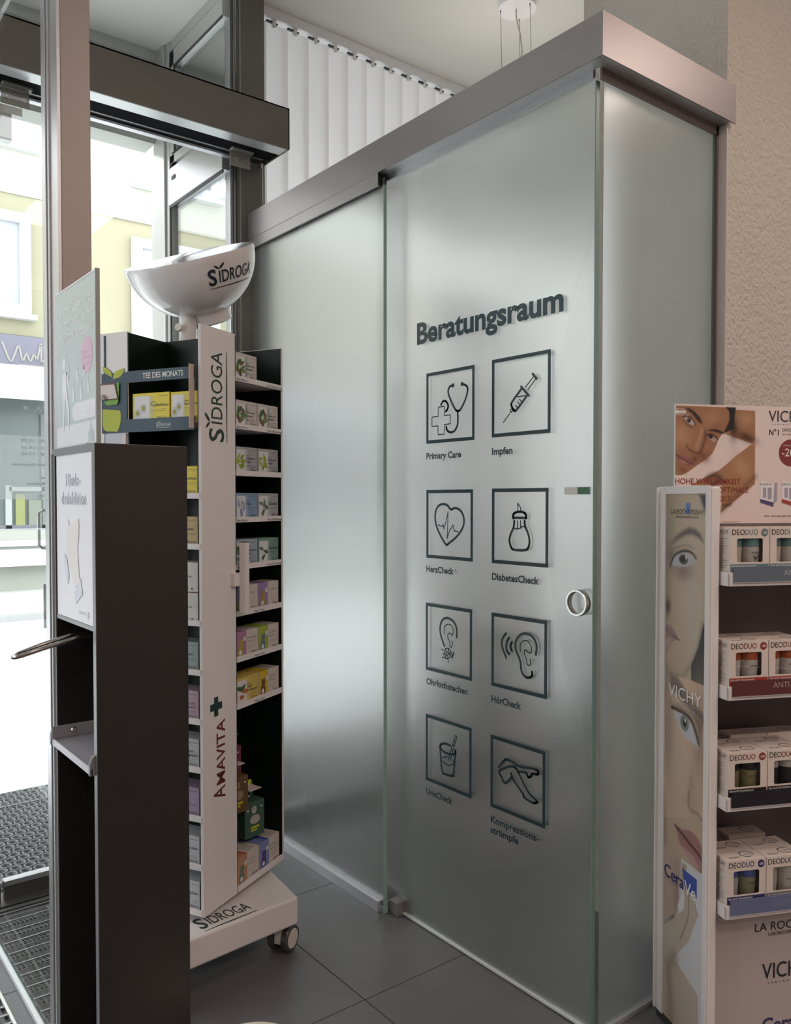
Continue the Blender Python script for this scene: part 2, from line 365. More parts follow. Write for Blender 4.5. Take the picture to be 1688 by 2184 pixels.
B().box(-3.25, -.13, 1.497, 1.66, 0, .006, mat('threshold_bronze', (.14, .13, .12), .35, .5)).box(-3.25, -.13, 1.51, 1.516, .006, .009, BLACK).box(-3.25, -.13, 1.54, 1.546, .006, .010, BLACK).build('threshold', dr)
b = B().box(-3.25, -.13, 1.60, 1.606, 2.76, 3.262, GLASS); b.build('transom_pane', dr)

# ---- partition: square post, clamp profile and clear pane
pt = thing('partition_post', 'floor to ceiling aluminium post with clear glass partition beside entrance mat', 'partition', (-1.02, .7, 0))
POSTF = mat('warm_lit_post', (.40, .335, .31), .45, .2)  # warm interior light mixed into the pinkish colour of the front face
b = B().box(-1.049, -.983, .645, .70, 0, 3.262, POSTF); b.build('post', pt, bevel=.003)
B().box(-1.056, -1.049, .646, .70, 0, 3.262, ALU).build('post_side_plate', pt)
B().box(-1.060, -1.010, .700, .757, 0, 3.262, ALU).box(-1.063, -1.060, .715, .742, 0, 3.262, ALU).build('clamp_profile', pt, bevel=.002)
pane = B().box(-1.062, -1.052, .757, 1.42, .012, 2.59, clear_glass('partition_glass', (.975, .985, .98), .12)).build('glass_pane', pt)
B().box(-1.0635, -1.053, .757, 1.42, .0005, .013, mat('pane_floor_strip', (.80, .82, .84), .3, .1)).build('floor_channel', pt)
B().box(-1.0518, -1.0475, .757, 1.42, .0005, .006, GREENG).build('silicone_joint', pt)

# ---- aluminium rib mat inside
mt = thing('entrance_mat', 'grey ribbed aluminium and rubber entrance mat inside the sliding door', 'mat', (-.93, 1.0, 0))
MATD = mat('mat_dark_brush', (.055, .05, .05), .8, bump=.4, bscale=220); MATG = mat('mat_grey_rubber', (.11, .11, .115), .6); MATA = mat('mat_alu', (.26, .26, .28), .35, .7)
B().box(-1.045, -.88, .55, 1.494, .0005, .003, BLACK).build('mat_base', mt)
pr = None
for k in range(14):
    y1 = 1.470-k*.0665
    if pr is None:
        b = B().box(-1.044, -.881, y1-.030, y1-.002, .003, .008, MATD)
        for q in range(5): b.box(-1.044, -.881, y1-.028+q*.0052, y1-.0265+q*.0052, .008, .0092, MATG)
        s1 = b.build('brush_strip', mt)
        b = B().box(-1.044, -.881, y1-.0345, y1-.030, .003, .0095, MATA).box(-1.044, -.881, y1-.0665, y1-.0345, .003, .0055, MATG)
        for q in range(13):
            xx = -1.041+q*.0122
            b.prism([(xx, y1-.061), (xx+.0085, y1-.061), (xx+.0065, y1-.049), (xx+.0085, y1-.038), (xx, y1-.038), (xx+.002, y1-.049)], .0055, .0085, MATD)
        s2 = b.build('stud_strip', mt); pr = (s1, s2)
    else:
        for s_ in pr:
            c = s_.copy(); COL.objects.link(c); c.parent = mt; c.location = (0, -k*.0665, 0)
m2 = thing('rubber_mat', 'black rubber mat with pale edge in the bottom left corner', 'mat', (-1.4, 1.0, 0))
B().box(-2.6, -1.110, .45, 1.494, .0005, .004, BLACK).build('mat_base', m2)
B().box(-1.1105, -1.1035, .45, 1.494, .0005, .010, mat('mat_edge_alu', (.75, .75, .72), .35, .3)).build('edge_strip', m2)
b = B()
for k in range(26):
    y0 = .46+k*.04; b.box(-1.22, -1.112, y0, y0+.008, .004, .010, MATA)
    for q in range(4): b.box(-1.215+q*.027, -1.203+q*.027, y0+.008, y0+.04, .004, .009, MATG)
tag(b.build('rib_grid', m2), kind='stuff')
# ---- honeycomb rubber mat outside
om = thing('outdoor_mat', 'grey honeycomb rubber mat on the pavement outside the door', 'mat', (-.8, 2.1, 0))
RUB = mat('wet_grey_rubber', (.22, .22, .225), .28)
B().box(-1.5, -.2, 1.67, 2.66, -.004, .004, BLACK).build('mat_base', om)
b = B(); ri = 0
y = 1.69
while y < 2.65:
    x = -1.28+(.023 if ri % 2 else 0)
    while x < -.25:
        n = 10; prof = [(.0135, .004), (.0165, .013), (.0200, .013), (.0215, .004)]
        V = [(x+r*cos(2*pi*i/n), y+r*sin(2*pi*i/n), h) for r, h in prof for i in range(n)]
        b.add(V, [(j*n+i, j*n+(i+1) % n, (j+1)*n+(i+1) % n, (j+1)*n+i) for j in range(3) for i in range(n)], RUB)
        x += .046
    y += .040; ri += 1
tag(b.build('rubber_rings', om, smooth=True), kind='stuff')
B().box(-1.5, -.2, 2.45, 2.458, .004, .014, MATA).build('cross_bar', om)

# ================================================================== OUTSIDE
STREET = mat('pale_street', (.80, .80, .79), .8, bump=.15, bscale=30, var=.06)  # one pale base colour with slight tone variation
tag(B().box(-14, 16, 2.45, 8.2, -.2, -.004, STREET).build('floor_street'), 'pale street paving outside', kind='structure')
tag(B().box(-14, 16, 8.2, 8.35, -.2, .06, mat('kerb_stone', (.30, .30, .30), .8)).build('trim_kerb'), 'grey kerb line across the street', kind='structure')
tag(B().box(-14, 16, 8.35, 11.0, -.2, .05, mat('far_pavement', (.50, .50, .48), .8, var=.1, vscale=2)).build('floor_pavement'), 'pavement in front of the houses', kind='structure')
CRW = mat('offwhite_render', (.40, .39, .345), .9); YEL = mat('yellow_render', (.275, .255, .175), .9, var=.05, vscale=1); WFR = mat('white_window_frame', (.55, .56, .57), .5)
PANEB = mat('reflective_curtain_glass', (.30, .32, .38), .25); PURP = mat('mauve_fascia', (.14, .13, .17), .6)
def far_window(parent, x0, x1, z0, z1, wy=10.97):
    f = B().box(x0-.14, x1+.14, wy-.05, wy+.05, z0-.14, z0, WFR).box(x0-.14, x1+.14, wy-.05, wy+.05, z1, z1+.14, WFR).box(x0-.14, x0, wy-.05, wy+.05, z0, z1, WFR).box(x1, x1+.14, wy-.05, wy+.05, z0, z1, WFR)
    f.box((x0+x1)/2-.03, (x0+x1)/2+.03, wy-.04, wy+.04, z0, z1, WFR).box(x0-.2, x1+.2, wy-.12, wy+.02, z0-.2, z0-.13, WFR)
    fo = f.build('window', parent)
    B().box(x0, x1, wy+.0, wy+.02, z0, z1, PANEB).build('pane', fo)
ba = thing('town_house', 'yellow and white rendered house across the street with shop fascia', 'building', (4, 12.5, 0))
B().box(1.9, 14, 11, 15, 5.47, 10.5, CRW).build('upper_wall', ba)
B().box(1.9, 14, 11.03, 15, 3.58, 5.47, YEL).build('lower_wall', ba)
B().box(1.9, 14, 11.03, 15, 0, 3.58, mat('shop_glass_grey', (.16, .18, .18), .3)).build('shopfront', ba)
far_window(ba, 3.12, 4.2, 6.17, 7.6); far_window(ba, 3.08, 4.2, 3.88, 5.08); far_window(ba, 6.2, 7.3, 3.88, 5.08); far_window(ba, 6.2, 7.3, 6.17, 7.6)
B().box(1.9, 14, 10.6, 11.05, 2.75, 3.3, WFR).build('canopy', ba)
bb = thing('shop_house', 'overexposed pale house with mauve shop sign across the street', 'building', (-3, 12.5, 0))
B().box(-14, 1.9, 11, 15, 5.5, 6.15, CRW).box(-14, 1.65, 10.9, 15, 6.1, 6.2, WFR).build('upper_wall', bb)
B().box(-14, 1.9, 11.02, 15, 3.58, 5.5, YEL).build('lower_wall', bb)
far_window(bb, .2, 1.36, 3.98, 5.1); far_window(bb, -2.8, -1.7, 3.98, 5.1)
B().box(-14, 1.9, 10.95, 11.05, 3.08, 3.56, PURP).build('fascia', bb)
SGN = mat('gold_sign', (.26, .24, .21), .5); b = B(); fg = Fr((0, 10.94, 0), (1, 0, 0), (0, 0, 1), (0, -1, 0))
b.stroke([(1.12, 3.45), (1.22, 3.2), (1.28, 3.3), (1.33, 3.42), (1.38, 3.22), (1.43, 3.32), (1.48, 3.22), (1.53, 3.32), (1.57, 3.25), (1.62, 3.47), (1.63, 3.22), (1.68, 3.3)], .025, .002, SGN, fg)
b.rect(1.33, 1.66, 3.11, 3.17, .002, SGN, fg); b.build('sign_lettering', bb)
B().box(-14, 1.9, 10.2, 11.02, 2.74, 3.04, WFR).box(-14, 1.9, 10.15, 10.2, 2.60, 2.78, WFR).build('awning', bb)
SHG = mat('shopfront_glass', (.11, .13, .125), .25); b = B().box(-14, 1.9, 11.02, 11.1, .9, 2.74, SHG)
b.build('shop_glazing', bb)
b = B()
for x, w, z0, z1, c in ((.95, .1, 1.0, 2.6, (.5, .5, .48)), (1.15, .08, .9, 1.5, (.7, .72, .7)), (1.28, .12, .95, 1.38, (.45, .46, .15)), (1.45, .18, .95, 1.30, (.35, .38, .3)), (1.62, .1, .9, 2.5, (.30, .32, .30)), (1.2, .5, 1.42, 1.48, (.7, .7, .66)), (1.05, .8, .86, .95, (.25, .24, .28))):
    b.box(x, x+w, 10.98, 11.03, z0, z1, mat('goods_%d' % int(x*100), tuple(k*.5 for k in c), .5))
b.build('window_goods', bb)
B().box(-14, 1.9, 10.95, 11.02, .0, .88, mat('shop_plinth', (.34, .34, .30), .7)).box(-14, 1.9, 10.7, 10.95, .40, .62, WFR).box(-14, 1.9, 10.90, 10.96, .66, .74, WFR).build('plinth_ledge', bb)

# ================================================================== CONSULTING CABIN
cb = thing('glass_cabin', 'frosted glass consulting cabin with sliding door and aluminium header', 'cabin', (.28, .8, 0))
zb0, zb1 = 2.309, 2.409
b = B()
b.prism([(-.062, 1.64), (-.062, -.057), (.500, -.057), (.500, -.052), (-.057, -.052), (-.057, 1.64)], zb0, zb1-.004, HDR)
b.prism([(-.062, 1.64), (-.062, -.057), (.500, -.057), (.500, -.039), (.02, -.004), (.02, 1.64)], zb1-.004, zb1, HDR)
b.build('header_cover', cb)
b = B().prism([(-.057, 1.64), (-.057, -.052), (.486, -.052), (.486, -.013), (-.018, -.013), (-.018, 1.64)], zb0+.003, zb0+.008, mat('satin_underside', (.55, .56, .56), .3, .5))
b.box(-.018, -.010, .005, .84, 2.296, zb0+.01, ALU)
b.box(-.014, .486, -.018, -.012, 2.285, zb0+.01, mat('brown_channel', (.17, .135, .125), .4, .3))
b.box(.474, .486, -.018, -.012, 0, zb0, MC['brown_channel']).box(.464, .473, -.0135, -.012, 0, 2.29, mat('green_dark_edge', (.07, .11, .10), .4))
b.build('header_underside', cb)
B().box(-.060, -.053, .80, 1.64, 2.270, zb0+.008, HDR).box(-.034, -.028, .80, 1.64, 2.270, zb0, BLACK).box(-.060, -.028, .797, .80, 2.27, zb0, BLACK).build('glass_clamp_rail', cb)
# fixed left panel
fp = B().box(-.049, -.039, .785, 1.635, .012, 2.30, GLASSC).build('fixed_glass_panel', cb)
B().rect(.785, 1.634, .012, 2.295, 0, FROST, Fr((-.0445, 0, 0), (0, 1, 0), (0, 0, 1), (1, 0, 0))).build('frosted_film', fp)
B().box(-.0505, -.0385, .7825, .785, .012, 2.27, GREENG).build('polished_edge', fp)
B().box(-.062, -.036, .80, 1.64, .0005, .034, mat('bright_floor_rail', (.60, .60, .64), .32, .5)).build('floor_rail', cb)
B().box(-.052, -.036, .78, .80, .0005, .02, GREENG).build('rail_end_seal', cb)
# sliding door
sd = B().box(-.010, .0, .004, .90, .010, 2.31, GLASSC).build('sliding_glass_door', cb)
B().rect(.005, .90, .0102, 2.305, 0, FROST, Fr((-.0045, 0, 0), (0, 1, 0), (0, 0, 1), (1, 0, 0))).build('frosted_film', sd)
B().box(-.0115, .0012, .0005, .004, .010, 2.29, mat('door_edge_green', (.17, .27, .24), .35)).build('polished_edge', sd)
B().box(-.0115, -.004, .004, .75, .0045, .0105, mat('door_foot_bright', (.9, .93, .93), .25, .2)).build('bottom_seal', sd)
B().box(-.034, .012, .735, .775, .0005, .045, HDR).box(-.022, .012, .775, .80, .0005, .03, ALU).build('floor_guide', cb, bevel=.003)
# side glass
sdg = B().box(.006, .486, -.012, -.002, .012, 2.31, GLASSC).build('side_glass_panel', cb)
B().rect(.008, .485, .012, 2.305, 0, FROST, Fr((0, -.006, 0), (1, 0, 0), (0, 0, 1), (0, 1, 0))).build('frosted_film', sdg)
B().box(.002, .486, -.016, .0, .0005, .012, mat('bright_floor_rail', (.60, .60, .64), .32, .5)).build('floor_strip', cb)
B().box(.482, .4875, -.042, -.018, 0, zb0-.001, mat('pale_profile',(.5,.45,.43),.5)).build('wall_profile', cb)
# vinyl graphics on the sliding door: local u = -y (to the right), w = z
GX = -.0112
gf = Fr((GX, 0, 0), (0, -1, 0), (0, 0, 1), (-1, 0, 0))
def gp(ox, oy, pts, k=3.836):
    out = []
    for x, y in pts:
        q = on_plane(ox+x/k, oy+y/k, (GX, 0, 0), A3(1, 0, 0)); out.append((-q[1], q[2]))
    return out
def gpx(x, y): q = on_plane(x, y, (GX, 0, 0), A3(1, 0, 0)); return (-q[1], q[2])
b = B(); x0, z0 = gpx(890, 735); x1, _ = gpx(1203, 665)
b.text('Beratungsraum', x0, z0+.001, x1-x0, .059, NAVYT, gf, bold=.034, res=5)
b.build('heading_lettering', sd)
TH, TN = .0070, .0034
boxes = {}
rows = [((910, 797), (1011, 941), (1050, 768), (1172, 927)), ((910, 1045), (1010, 1197), (1050, 1042), (1171, 1210)), ((909, 1285), (1009, 1451), (1049, 1306), (1169, 1490)), ((909, 1522), (1008, 1702), (1047, 1566), (1166, 1766))]
def frame_sq(tl, br, name):
    a = gpx(*tl); c = gpx(*br); s = .5*((c[0]-a[0])+(a[1]-c[1])); x0 = a[0]; z1 = a[1]; t = .0098
    b = B()
    b.rect(x0, x0+s, z1-t, z1, .0003, NAVYT, gf).rect(x0, x0+s, z1-s, z1-s+t, .0003, NAVYT, gf).rect(x0, x0+t, z1-s+t, z1-t, .0003, NAVYT, gf).rect(x0+s-t, x0+s, z1-s+t, z1-t, .0003, NAVYT, gf)
    return b
ICON = [
 ((860, 600), [((412,855),(385,860),(370,905),(395,980),(430,1050),(447,1060)), ((487,840),(520,855),(530,890),(510,970),(470,1050),(447,1060)), ((447,1060),(450,1120),(445,1180),(420,1225),(385,1235),(360,1215),(355,1190)), ((312,1010),(330,980),(355,985),(370,1015),(365,1045),(350,1065))],
   [], [((290,1030),(338,1022),(340,1098),(388,1093),(388,1165),(340,1172),(338,1250),(288,1256),(286,1182),(238,1188),(238,1112),(288,1105))], [(410,852),(485,840)]),
 ((860, 600), [((1062,757),(1095,797)), ((968,862),(1030,935)), ((970,880),(895,985),(890,1020),(905,1050),(930,1052),(1015,935))],
   [((1070,780),(1003,865)), ((1090,795),(1022,888)), ((935,945),(1000,935)), ((955,965),(975,990)), ((940,985),(955,1010)), ((922,1015),(940,1035)), ((872,1085),(822,1155)), ((897,1035),(880,1055),(885,1072),(905,1052))], [], []),
 ((860, 1000), ['c', ((352,618),(300,530),(270,450),(265,370),(285,310),(325,288),(365,300),(392,332),(430,320),(475,345),(500,410),(490,480),(440,555),(380,605))],
   ['s', ((287,458),(320,472),(330,455),(335,492),(350,440),(370,350),(362,570),(385,495),(393,490),(410,460),(418,505),(452,516))], [], []),
 ((860, 1000), [((903,405),(903,375),(920,358),(955,350),(990,358),(1008,378),(1007,405)), ((903,400),(1007,402)), ((912,425),(905,480),(880,540),(872,590),(885,640),(910,662),(1000,665),(1028,640),(1036,590),(1025,530),(1000,470),(996,425))],
   [((942,347),(940,280)), ((940,280),(964,320)), ((964,320),(965,347)), ((905,485),(930,490),(960,485),(975,472),(998,475)), ((938,425),(938,485)), ((963,425),(963,480))], [], []),
 ((860, 1000), [((340,1450),(310,1360),(305,1290),(325,1235),(365,1220),(415,1250),(440,1310),(440,1378)), ((415,1505),(402,1545))],
   [((338,1355),(338,1300),(365,1272),(400,1285),(412,1325),(408,1352),(398,1362),(388,1345),(370,1350),(368,1380),(385,1420),(385,1450),(398,1458),(405,1430),(403,1410)), ((318,1475),(330,1482)), ((322,1548),(333,1540)), ((370,1568),(372,1585)),
    ((348,1470),(355,1500)), ((375,1468),(372,1498)), ((395,1500),(375,1512)), ((392,1530),(375,1515)), ((370,1555),(362,1525)), ((345,1550),(352,1520)), ((332,1515),(350,1512))], [((348,1470),(375,1468),(395,1500),(392,1530),(370,1555),(345,1550),(332,1515)), ((355,1500),(372,1498),(376,1513),(362,1526),(350,1515))], []),
 ((860, 1000), [((845,1345),(815,1390),(812,1450),(845,1545)), ((870,1382),(850,1420),(848,1480),(870,1515)), ((893,1418),(880,1450),(893,1488)), ((1088,1520),(1095,1450),(1070,1385),(1020,1350),(965,1355),(925,1410),(925,1480),(960,1570),(970,1650),(1000,1700),(1035,1708),(1058,1690),(1057,1660))],
   [((962,1495),(962,1440),(985,1408),(1020,1410),(1050,1450),(1048,1505),(1025,1500),(1000,1480),(995,1510),(1012,1560),(1015,1595),(1035,1610),(1045,1590),(1042,1558))], [], []),
 ((860, 1450), [((303,545),(315,525),(350,522),(390,540)), ((303,545),(330,585),(385,608),(428,605),(430,578)), ((303,545),(320,740),(345,770),(400,785),(415,765),(430,590))],
   [((320,640),(350,628),(365,630)), ((405,655),(415,685),(370,698),(322,662)), ((430,455),(443,465)), ((430,455),(370,655)), ((443,465),(385,665)), ((418,495),(431,508)), ((408,530),(420,545)), ((398,562),(410,578))], [], []),
 ((860, 1450), [((785,715),(825,665),(850,650),(900,675),(960,710),(1050,725),(1100,740),(1108,765),(1095,775),(1060,768),(1045,792),(1025,795),(1005,760),(945,750)),
    ((885,765),(905,820),(950,885),(985,935),(992,960),(1050,1000),(1085,1008),(1098,992),(1040,935),(1000,870),(960,790),(930,730),(900,708),(850,715),(790,745),(805,790),(838,845),(890,795))], [], [], []),
]
k = 0
NAMES = ['stethoscope_pictogram', 'syringe_pictogram', 'heart_pictogram', 'sugar_shaker_pictogram', 'earring_pictogram', 'hearing_pictogram', 'beaker_pictogram', 'legs_pictogram']
for ri, (a, c, d, e) in enumerate(rows):
    for tl, br in ((a, c), (d, e)):
        b = frame_sq(tl, br, ''); (ox, oy), th, tn, cl, dots = ICON[k]
        closed = bool(th) and th[0] == 'c'
        for p in [p for p in th if p != 'c']: b.stroke(gp(ox, oy, p), TH, .0003, NAVYT, gf, closed=closed, smooth=len(p) > 2, dd=2e-5)
        for p in [p for p in tn if p != 's']: b.stroke(gp(ox, oy, p), TN, .0003, NAVYT, gf, smooth=('s' not in tn and len(p) > 2), dd=2e-5)
        for p in cl: b.stroke(gp(ox, oy, p), TN, .0003, NAVYT, gf, closed=True, smooth=False, dd=2e-5)
        for p in dots: q = gp(ox, oy, [p])[0]; b.disc(q[0], q[1], .0062, .0004, NAVYT, gf)
        b.build(NAMES[k], sd, recalc=False); k += 1
for s_, px, w in (('Primary Care', (910, 979.5), .153), ('Impfen', (1050, 970), .077), ('HerzCheck', (910, 1219), .122), ('DiabetesCheck', (1050, 1236), .170), ('Ohrlochstechen', (910, 1458), .181), ('HörCheck', (1049, 1496.4), .110), ('UrinCheck', (909.8, 1692), .117), ('Kompressions-', (1047.7, 1752.4), .175), ('strümpfe', (1047, 1774.6), .104)):
    b = B(); u_, z_ = gpx(*px); b.text(s_, u_, z_, w, .0178, NAVYT, gf, bold=.03, res=3)
    if s_ == 'HerzCheck': b.text('®', u_+.124, z_+.006, .012, .009, NAVYT, gf, res=2)
    b.build('caption_lettering', sd, recalc=False)
q0 = gpx(1207, 1038); q1 = gpx(1236, 1055); q2 = gpx(1259, 1054)
li = B().box(q0[0], q2[0]+.001, q1[1], q0[1]-.001, 0, .004, STEEL, gf).build('lock_indicator', sd, bevel=.0005)
B().box(q1[0], q2[0], q1[1]+.001, q0[1]-.002, .004, .0045, mat('green_indicator', (.05, .16, .08), .4), gf).build('green_field', li)
B().box(q0[0]+.001, q1[0]-.001, q1[1]+.001, q0[1]-.002, .004, .0062, mat('clear_plastic_tile', (.68, .67, .63), .3), gf).build('white_slide', li)
rc = gpx(1238, 1285)
b = B(); n = 40; prof = [(.0265, 0), (.0265, .014), (.0275, .016), (.0315, .016), (.0325, .014), (.0325, 0)]
b.lathe(prof, STEEL, Fr(gf.p(rc[0], rc[1], 0), gf.X, gf.Y, gf.Z), n)
b.f = b.f[:-2]; b.m = b.m[:-2]
b.build('ring_handle', sd, smooth=True)
# furniture hinted behind the frosted glass
ds = thing('consulting_desk', 'dim desk shape inside the frosted cabin', 'desk', (.95, .9, 0))
DK = mat('dim_desk_grey', (.10, .10, .105), .5)
B().box(.60, 1.6, .62, 1.30, .70, .74, DK).build('desk_top', ds)
for x, y_ in ((.64, .66), (1.55, .66), (.64, 1.24), (1.55, 1.24)): B().box(x, x+.04, y_, y_+.04, 0, .70, DK).build('leg', ds)

# ================================================================== VERTICAL BLINDS
vb = thing('vertical_blind', 'white vertical slat blind above the cabin header by the street window', 'blind', (1.5, 1.70, 0))
B().box(.015, 3.45, 1.675, 1.715, 3.222, 3.261, mat('blind_rail_white', (.74, .73, .74), .45)).build('head_rail', vb)
CLIP = mat('dark_clip', (.03, .03, .035), .5)
sp = None
for i in range(34):
    x = -.068+i*.0985
    if sp is None:
        V = []; n = 6
        a = radians(14)
        for z in (.05, 3.20):
            for q in range(n+1):
                t = (q/n-.5)*.127; bow = .010*(1-(2*q/n-1)**2)
                V.append((t*cos(a)-bow*sin(a)*0, -t*sin(a)-bow, z))
        sp = B().add(V, [(q, q+1, n+2+q, n+1+q) for q in range(n)], BLIND)
        s0 = sp.build('slat', vb, local=True, smooth=True, recalc=False)
        h0 = B().box(-.032, -.006, -.010, .0, 3.207, 3.2145, CLIP).box(.012, .020, -.010, .0, 3.207, 3.212, CLIP).box(-.005, .011, -.009, 0, 3.19, 3.222, WHITEP).build('slat_carrier', s0, local=True); s_ = s0
        sp = s0
    else:
        s_ = sp.copy(); COL.objects.link(s_); s_.parent = vb
        c = h0.copy(); COL.objects.link(c); c.parent = s_
    s_.location = (x+.0985/2-1.5, -.005, 0)

# ================================================================== PENDANT LAMP
pn = thing('pendant_lamp', 'white disc canopy of a pendant lamp hanging on thin wires above cabin', 'lamp', (.79, 1.03, 3.26))
B().cyl((.79, 1.03, 3.262), (.79, 1.03, 3.215), .075, .075, WHITEG, 40).build('canopy', pn, smooth=True)
WIRE = mat('thin_wire', (.22, .22, .22), .4, .6)
def plz(x, y, z): q = on_plane(x, y, (0, 0, z), A3(0, 0, 1)); return q
for (x, y) in ((.745, 1.075), (.800, .970), (.845, 1.07)):
    B().cyl((x, y, 3.216), (x+.03, y+.01, 2.66), .0011, .0011, WIRE, 6).cyl((x, y, 3.216), (x, y, 3.203), .003, .0015, WIRE, 8).build('suspension_wire', pn)
B().tube([(.785, 1.03, 3.215), (.787, 1.03, 3.18), (.800, 1.022, 3.12), (.805, 1.015, 3.05), (.793, 1.02, 2.98), (.79, 1.03, 2.9), (.80, 1.03, 2.8), (.80, 1.03, 2.66)], .0026, mat('grey_cable', (.45, .44, .42), .5), 8).build('power_cable', pn)
B().cyl((.82, 1.05, 2.66), (.82, 1.05, 2.63), .26, .26, WHITEG, 40).build('lamp_disc', pn, smooth=True)
#PART2

# ================================================================== SANITISER STAND
SX, SY, SW, SD = -1.125, .20, .172, .256
st = thing('disinfection_stand', 'tall dark brown hand disinfection stand with white sign and steel bow', 'stand', (SX+SW/2, SY+SD/2, 0))
b = B().box(SX, SX+SW, SY, SY+.016, 0, 1.40, CHOC); b.build('side_panel', st, bevel=.0015)
B().box(SX, SX+SW, SY+SD-.016, SY+SD, 0, 1.40, CHOC).build('side_panel', st, bevel=.0015)
B().box(SX+SW-.012, SX+SW, SY+.016, SY+SD-.016, 0, 1.40, CHOC).build('back_panel', st)
B().box(SX, SX+SW-.012, SY+.016, SY+SD-.016, 1.386, 1.40, CHOC).build('top_panel', st)
B().box(SX-.0006, SX+.0004, SY, SY+.015, 0, 1.40, GREYE).box(SX-.0006, SX+.0004, SY+SD-.015, SY+SD, 0, 1.40, GREYE).box(SX-.0006, SX, SY+.015, SY+SD-.015, 1.386, 1.40, GREYE).build('front_edging', st)
B().box(SX-.004, SX, SY+SD-.004, SY+SD+.001, 0, 1.39, mat('mint_edge', (.45, .50, .49), .4)).build('edge_profile', st)
B().box(SX+.10, SX+SW-.012, SY+.016, SY+SD-.016, .002, 1.38, INNERB).build('inner_back', st)
B().box(SX+.006, SX+.10, SY+.016, SY+SD-.016, 1.072, 1.076, INNERB).build('compartment_floor', st)
sn = B().box(SX+.002, SX+.006, SY+.018, SY+SD-.018, 1.074, 1.386, PAPER).build('sign_panel', st)
B().box(SX+.0005, SX+.006, SY+.018, SY+SD-.018, 1.066, 1.0735, GREYE).build('sign_ledge', sn)
sf = Fr((SX+.0015, SY+SD-.018, 1.075), (0, -1, 0), (0, 0, 1), (-1, 0, 0))   # 0..0.22 right, 0..0.31 up
PLIL = mat('faint_grey_print', (.60, .60, .66), .5); PORG = mat('faint_peach_print', (.76, .71, .70), .5); PBLU = mat('faint_blue_print', (.66, .68, .76), .5)
b = B()
b.text('Hände-', .062, .252, .088, .022, PLIL, sf, bold=.025).text('desinfektion', .034, .217, .148, .022, PLIL, sf, bold=.025)
b.flat([(.075, .192), (.082, .178), (.102, .176), (.122, .184), (.138, .190), (.142, .182), (.140, .160), (.132, .135), (.136, .11), (.142, .075), (.118, .06), (.098, .078), (.085, .098), (.068, .124), (.064, .150), (.072, .172)], .0003, PORG, sf)
b.flat([(.052, .122), (.044, .106), (.068, .062), (.080, .080), (.066, .112)], .0004, PBLU, sf).flat([(.112, .052), (.118, .030), (.160, .052), (.148, .082)], .0004, PBLU, sf)
b.text('AMAVITA', .135, .014, .045, .006, PLIL, sf, res=1).rect(.188, .192, .010, .022, .0003, PLIL, sf).rect(.184, .196, .014, .018, .0004, PLIL, sf)
b.build('sign_print', sn, recalc=False)
def PX(x, y, X): return on_plane(x, y, (X, 0, 0), A3(1, 0, 0))
# elbow bow: steel wire loop sticking out of the front
zc = 1.048
bow = [(SX+.10, .312, 1.058), (SX+.02, .312, 1.046), (SX-.05, .314, 1.031), (SX-.095, .318, 1.019), (SX-.103, .324, 1.0165), (SX-.106, .331, 1.0155), (SX-.103, .338, 1.0165), (SX-.095, .344, 1.019), (SX-.05, .348, 1.031), (SX+.02, .350, 1.046), (SX+.10, .350, 1.058)]
B().tube(bow, .0042, mat('polished_bow', (.42, .39, .37), .22, 1.0), 10).build('elbow_bow', st, smooth=True)
TRAY = mat('grey_tray_plastic', (.42, .41, .46), .4)
tr = B().box(SX-.006, SX+.10, SY+.017, SY+SD-.017, .818, .824, TRAY).box(SX-.010, SX-.006, SY+.004, SY+SD-.004, .812, .826, TRAY)
def ear(y0, y1):
    pts = [(-.026, .812), (-.002, .812), (-.002, .848), (-.012, .850), (-.021, .845), (-.026, .834)]
    tr.prism([(x+SX+.014, z) for x, z in pts], y0, y1, GREYE, Fr((0, 0, 0), (1, 0, 0), (0, 0, 1), (0, 1, 0)))
ear(SY+.004, SY+.012); ear(SY+SD-.012, SY+SD-.004)
tr.box(SX-.012, SX+.09, SY+SD-.020, SY+SD-.0165, .824, .850, TRAY)
to = tr.build('drip_tray', st, bevel=.001)
B().cyl((SX+.03, SY+SD-.021, .838), (SX+.03, SY+SD-.024, .838), .006, .004, STEEL, 10).build('screw', to)
# acrylic poster on the stand
pm = thing('poster_holder', 'pale green allergy poster standing on top of disinfection stand', 'poster', (-1.105, .35, 1.40))
PGRN = mat('pale_sage_print', (.47, .53, .53), .35); PWHT = mat('poster_white', (.70, .70, .74), .35); PPNK = mat('poster_pink', (.62, .40, .52), .4); PLGT = mat('poster_light', (.78, .80, .82), .4)
ya, yb2 = .478, .236
B().box(-1.1085, -1.1045, yb2, ya, 1.402, 1.712, mat('acrylic_sheet', (.62, .64, .63), .2)).build('acrylic_panel', pm)
B().box(-1.122, -1.05, yb2+.02, ya-.03, 1.400, 1.403, mat('acrylic_sheet', (.62, .64, .63), .2)).build('foot', pm)
B().box(-1.1105, -1.1025, yb2-.003, yb2, 1.402, 1.714, mat('edge_grey_green', (.33, .35, .34), .4)).build('side_profile', pm)
B().box(-1.1100, -1.1025, yb2, ya+.001, 1.710, 1.713, PWHT).build('top_edge', pm)
pf = Fr((-1.1088, ya, 1.402), (0, -1, 0), (0, 0, 1), (-1, 0, 0)); b = B()
b.rect(0, .241, .043, .308, .0002, PGRN, pf).rect(0, .241, 0, .043, .0002, PWHT, pf)
b.text('Allergie? Lieber kurz', .02, .262, .19, .0165, PLGT, pf, .0005, bold=.015).text('beraten lassen, als den', .02, .235, .20, .0165, PLGT, pf, .0005, bold=.015).text('Frühling zu verpassen!', .02, .208, .20, .0165, PLGT, pf, .0005, bold=.015)
b.disc(.19, .165, .033, .0005, PPNK, pf, ry=.034, n=28)
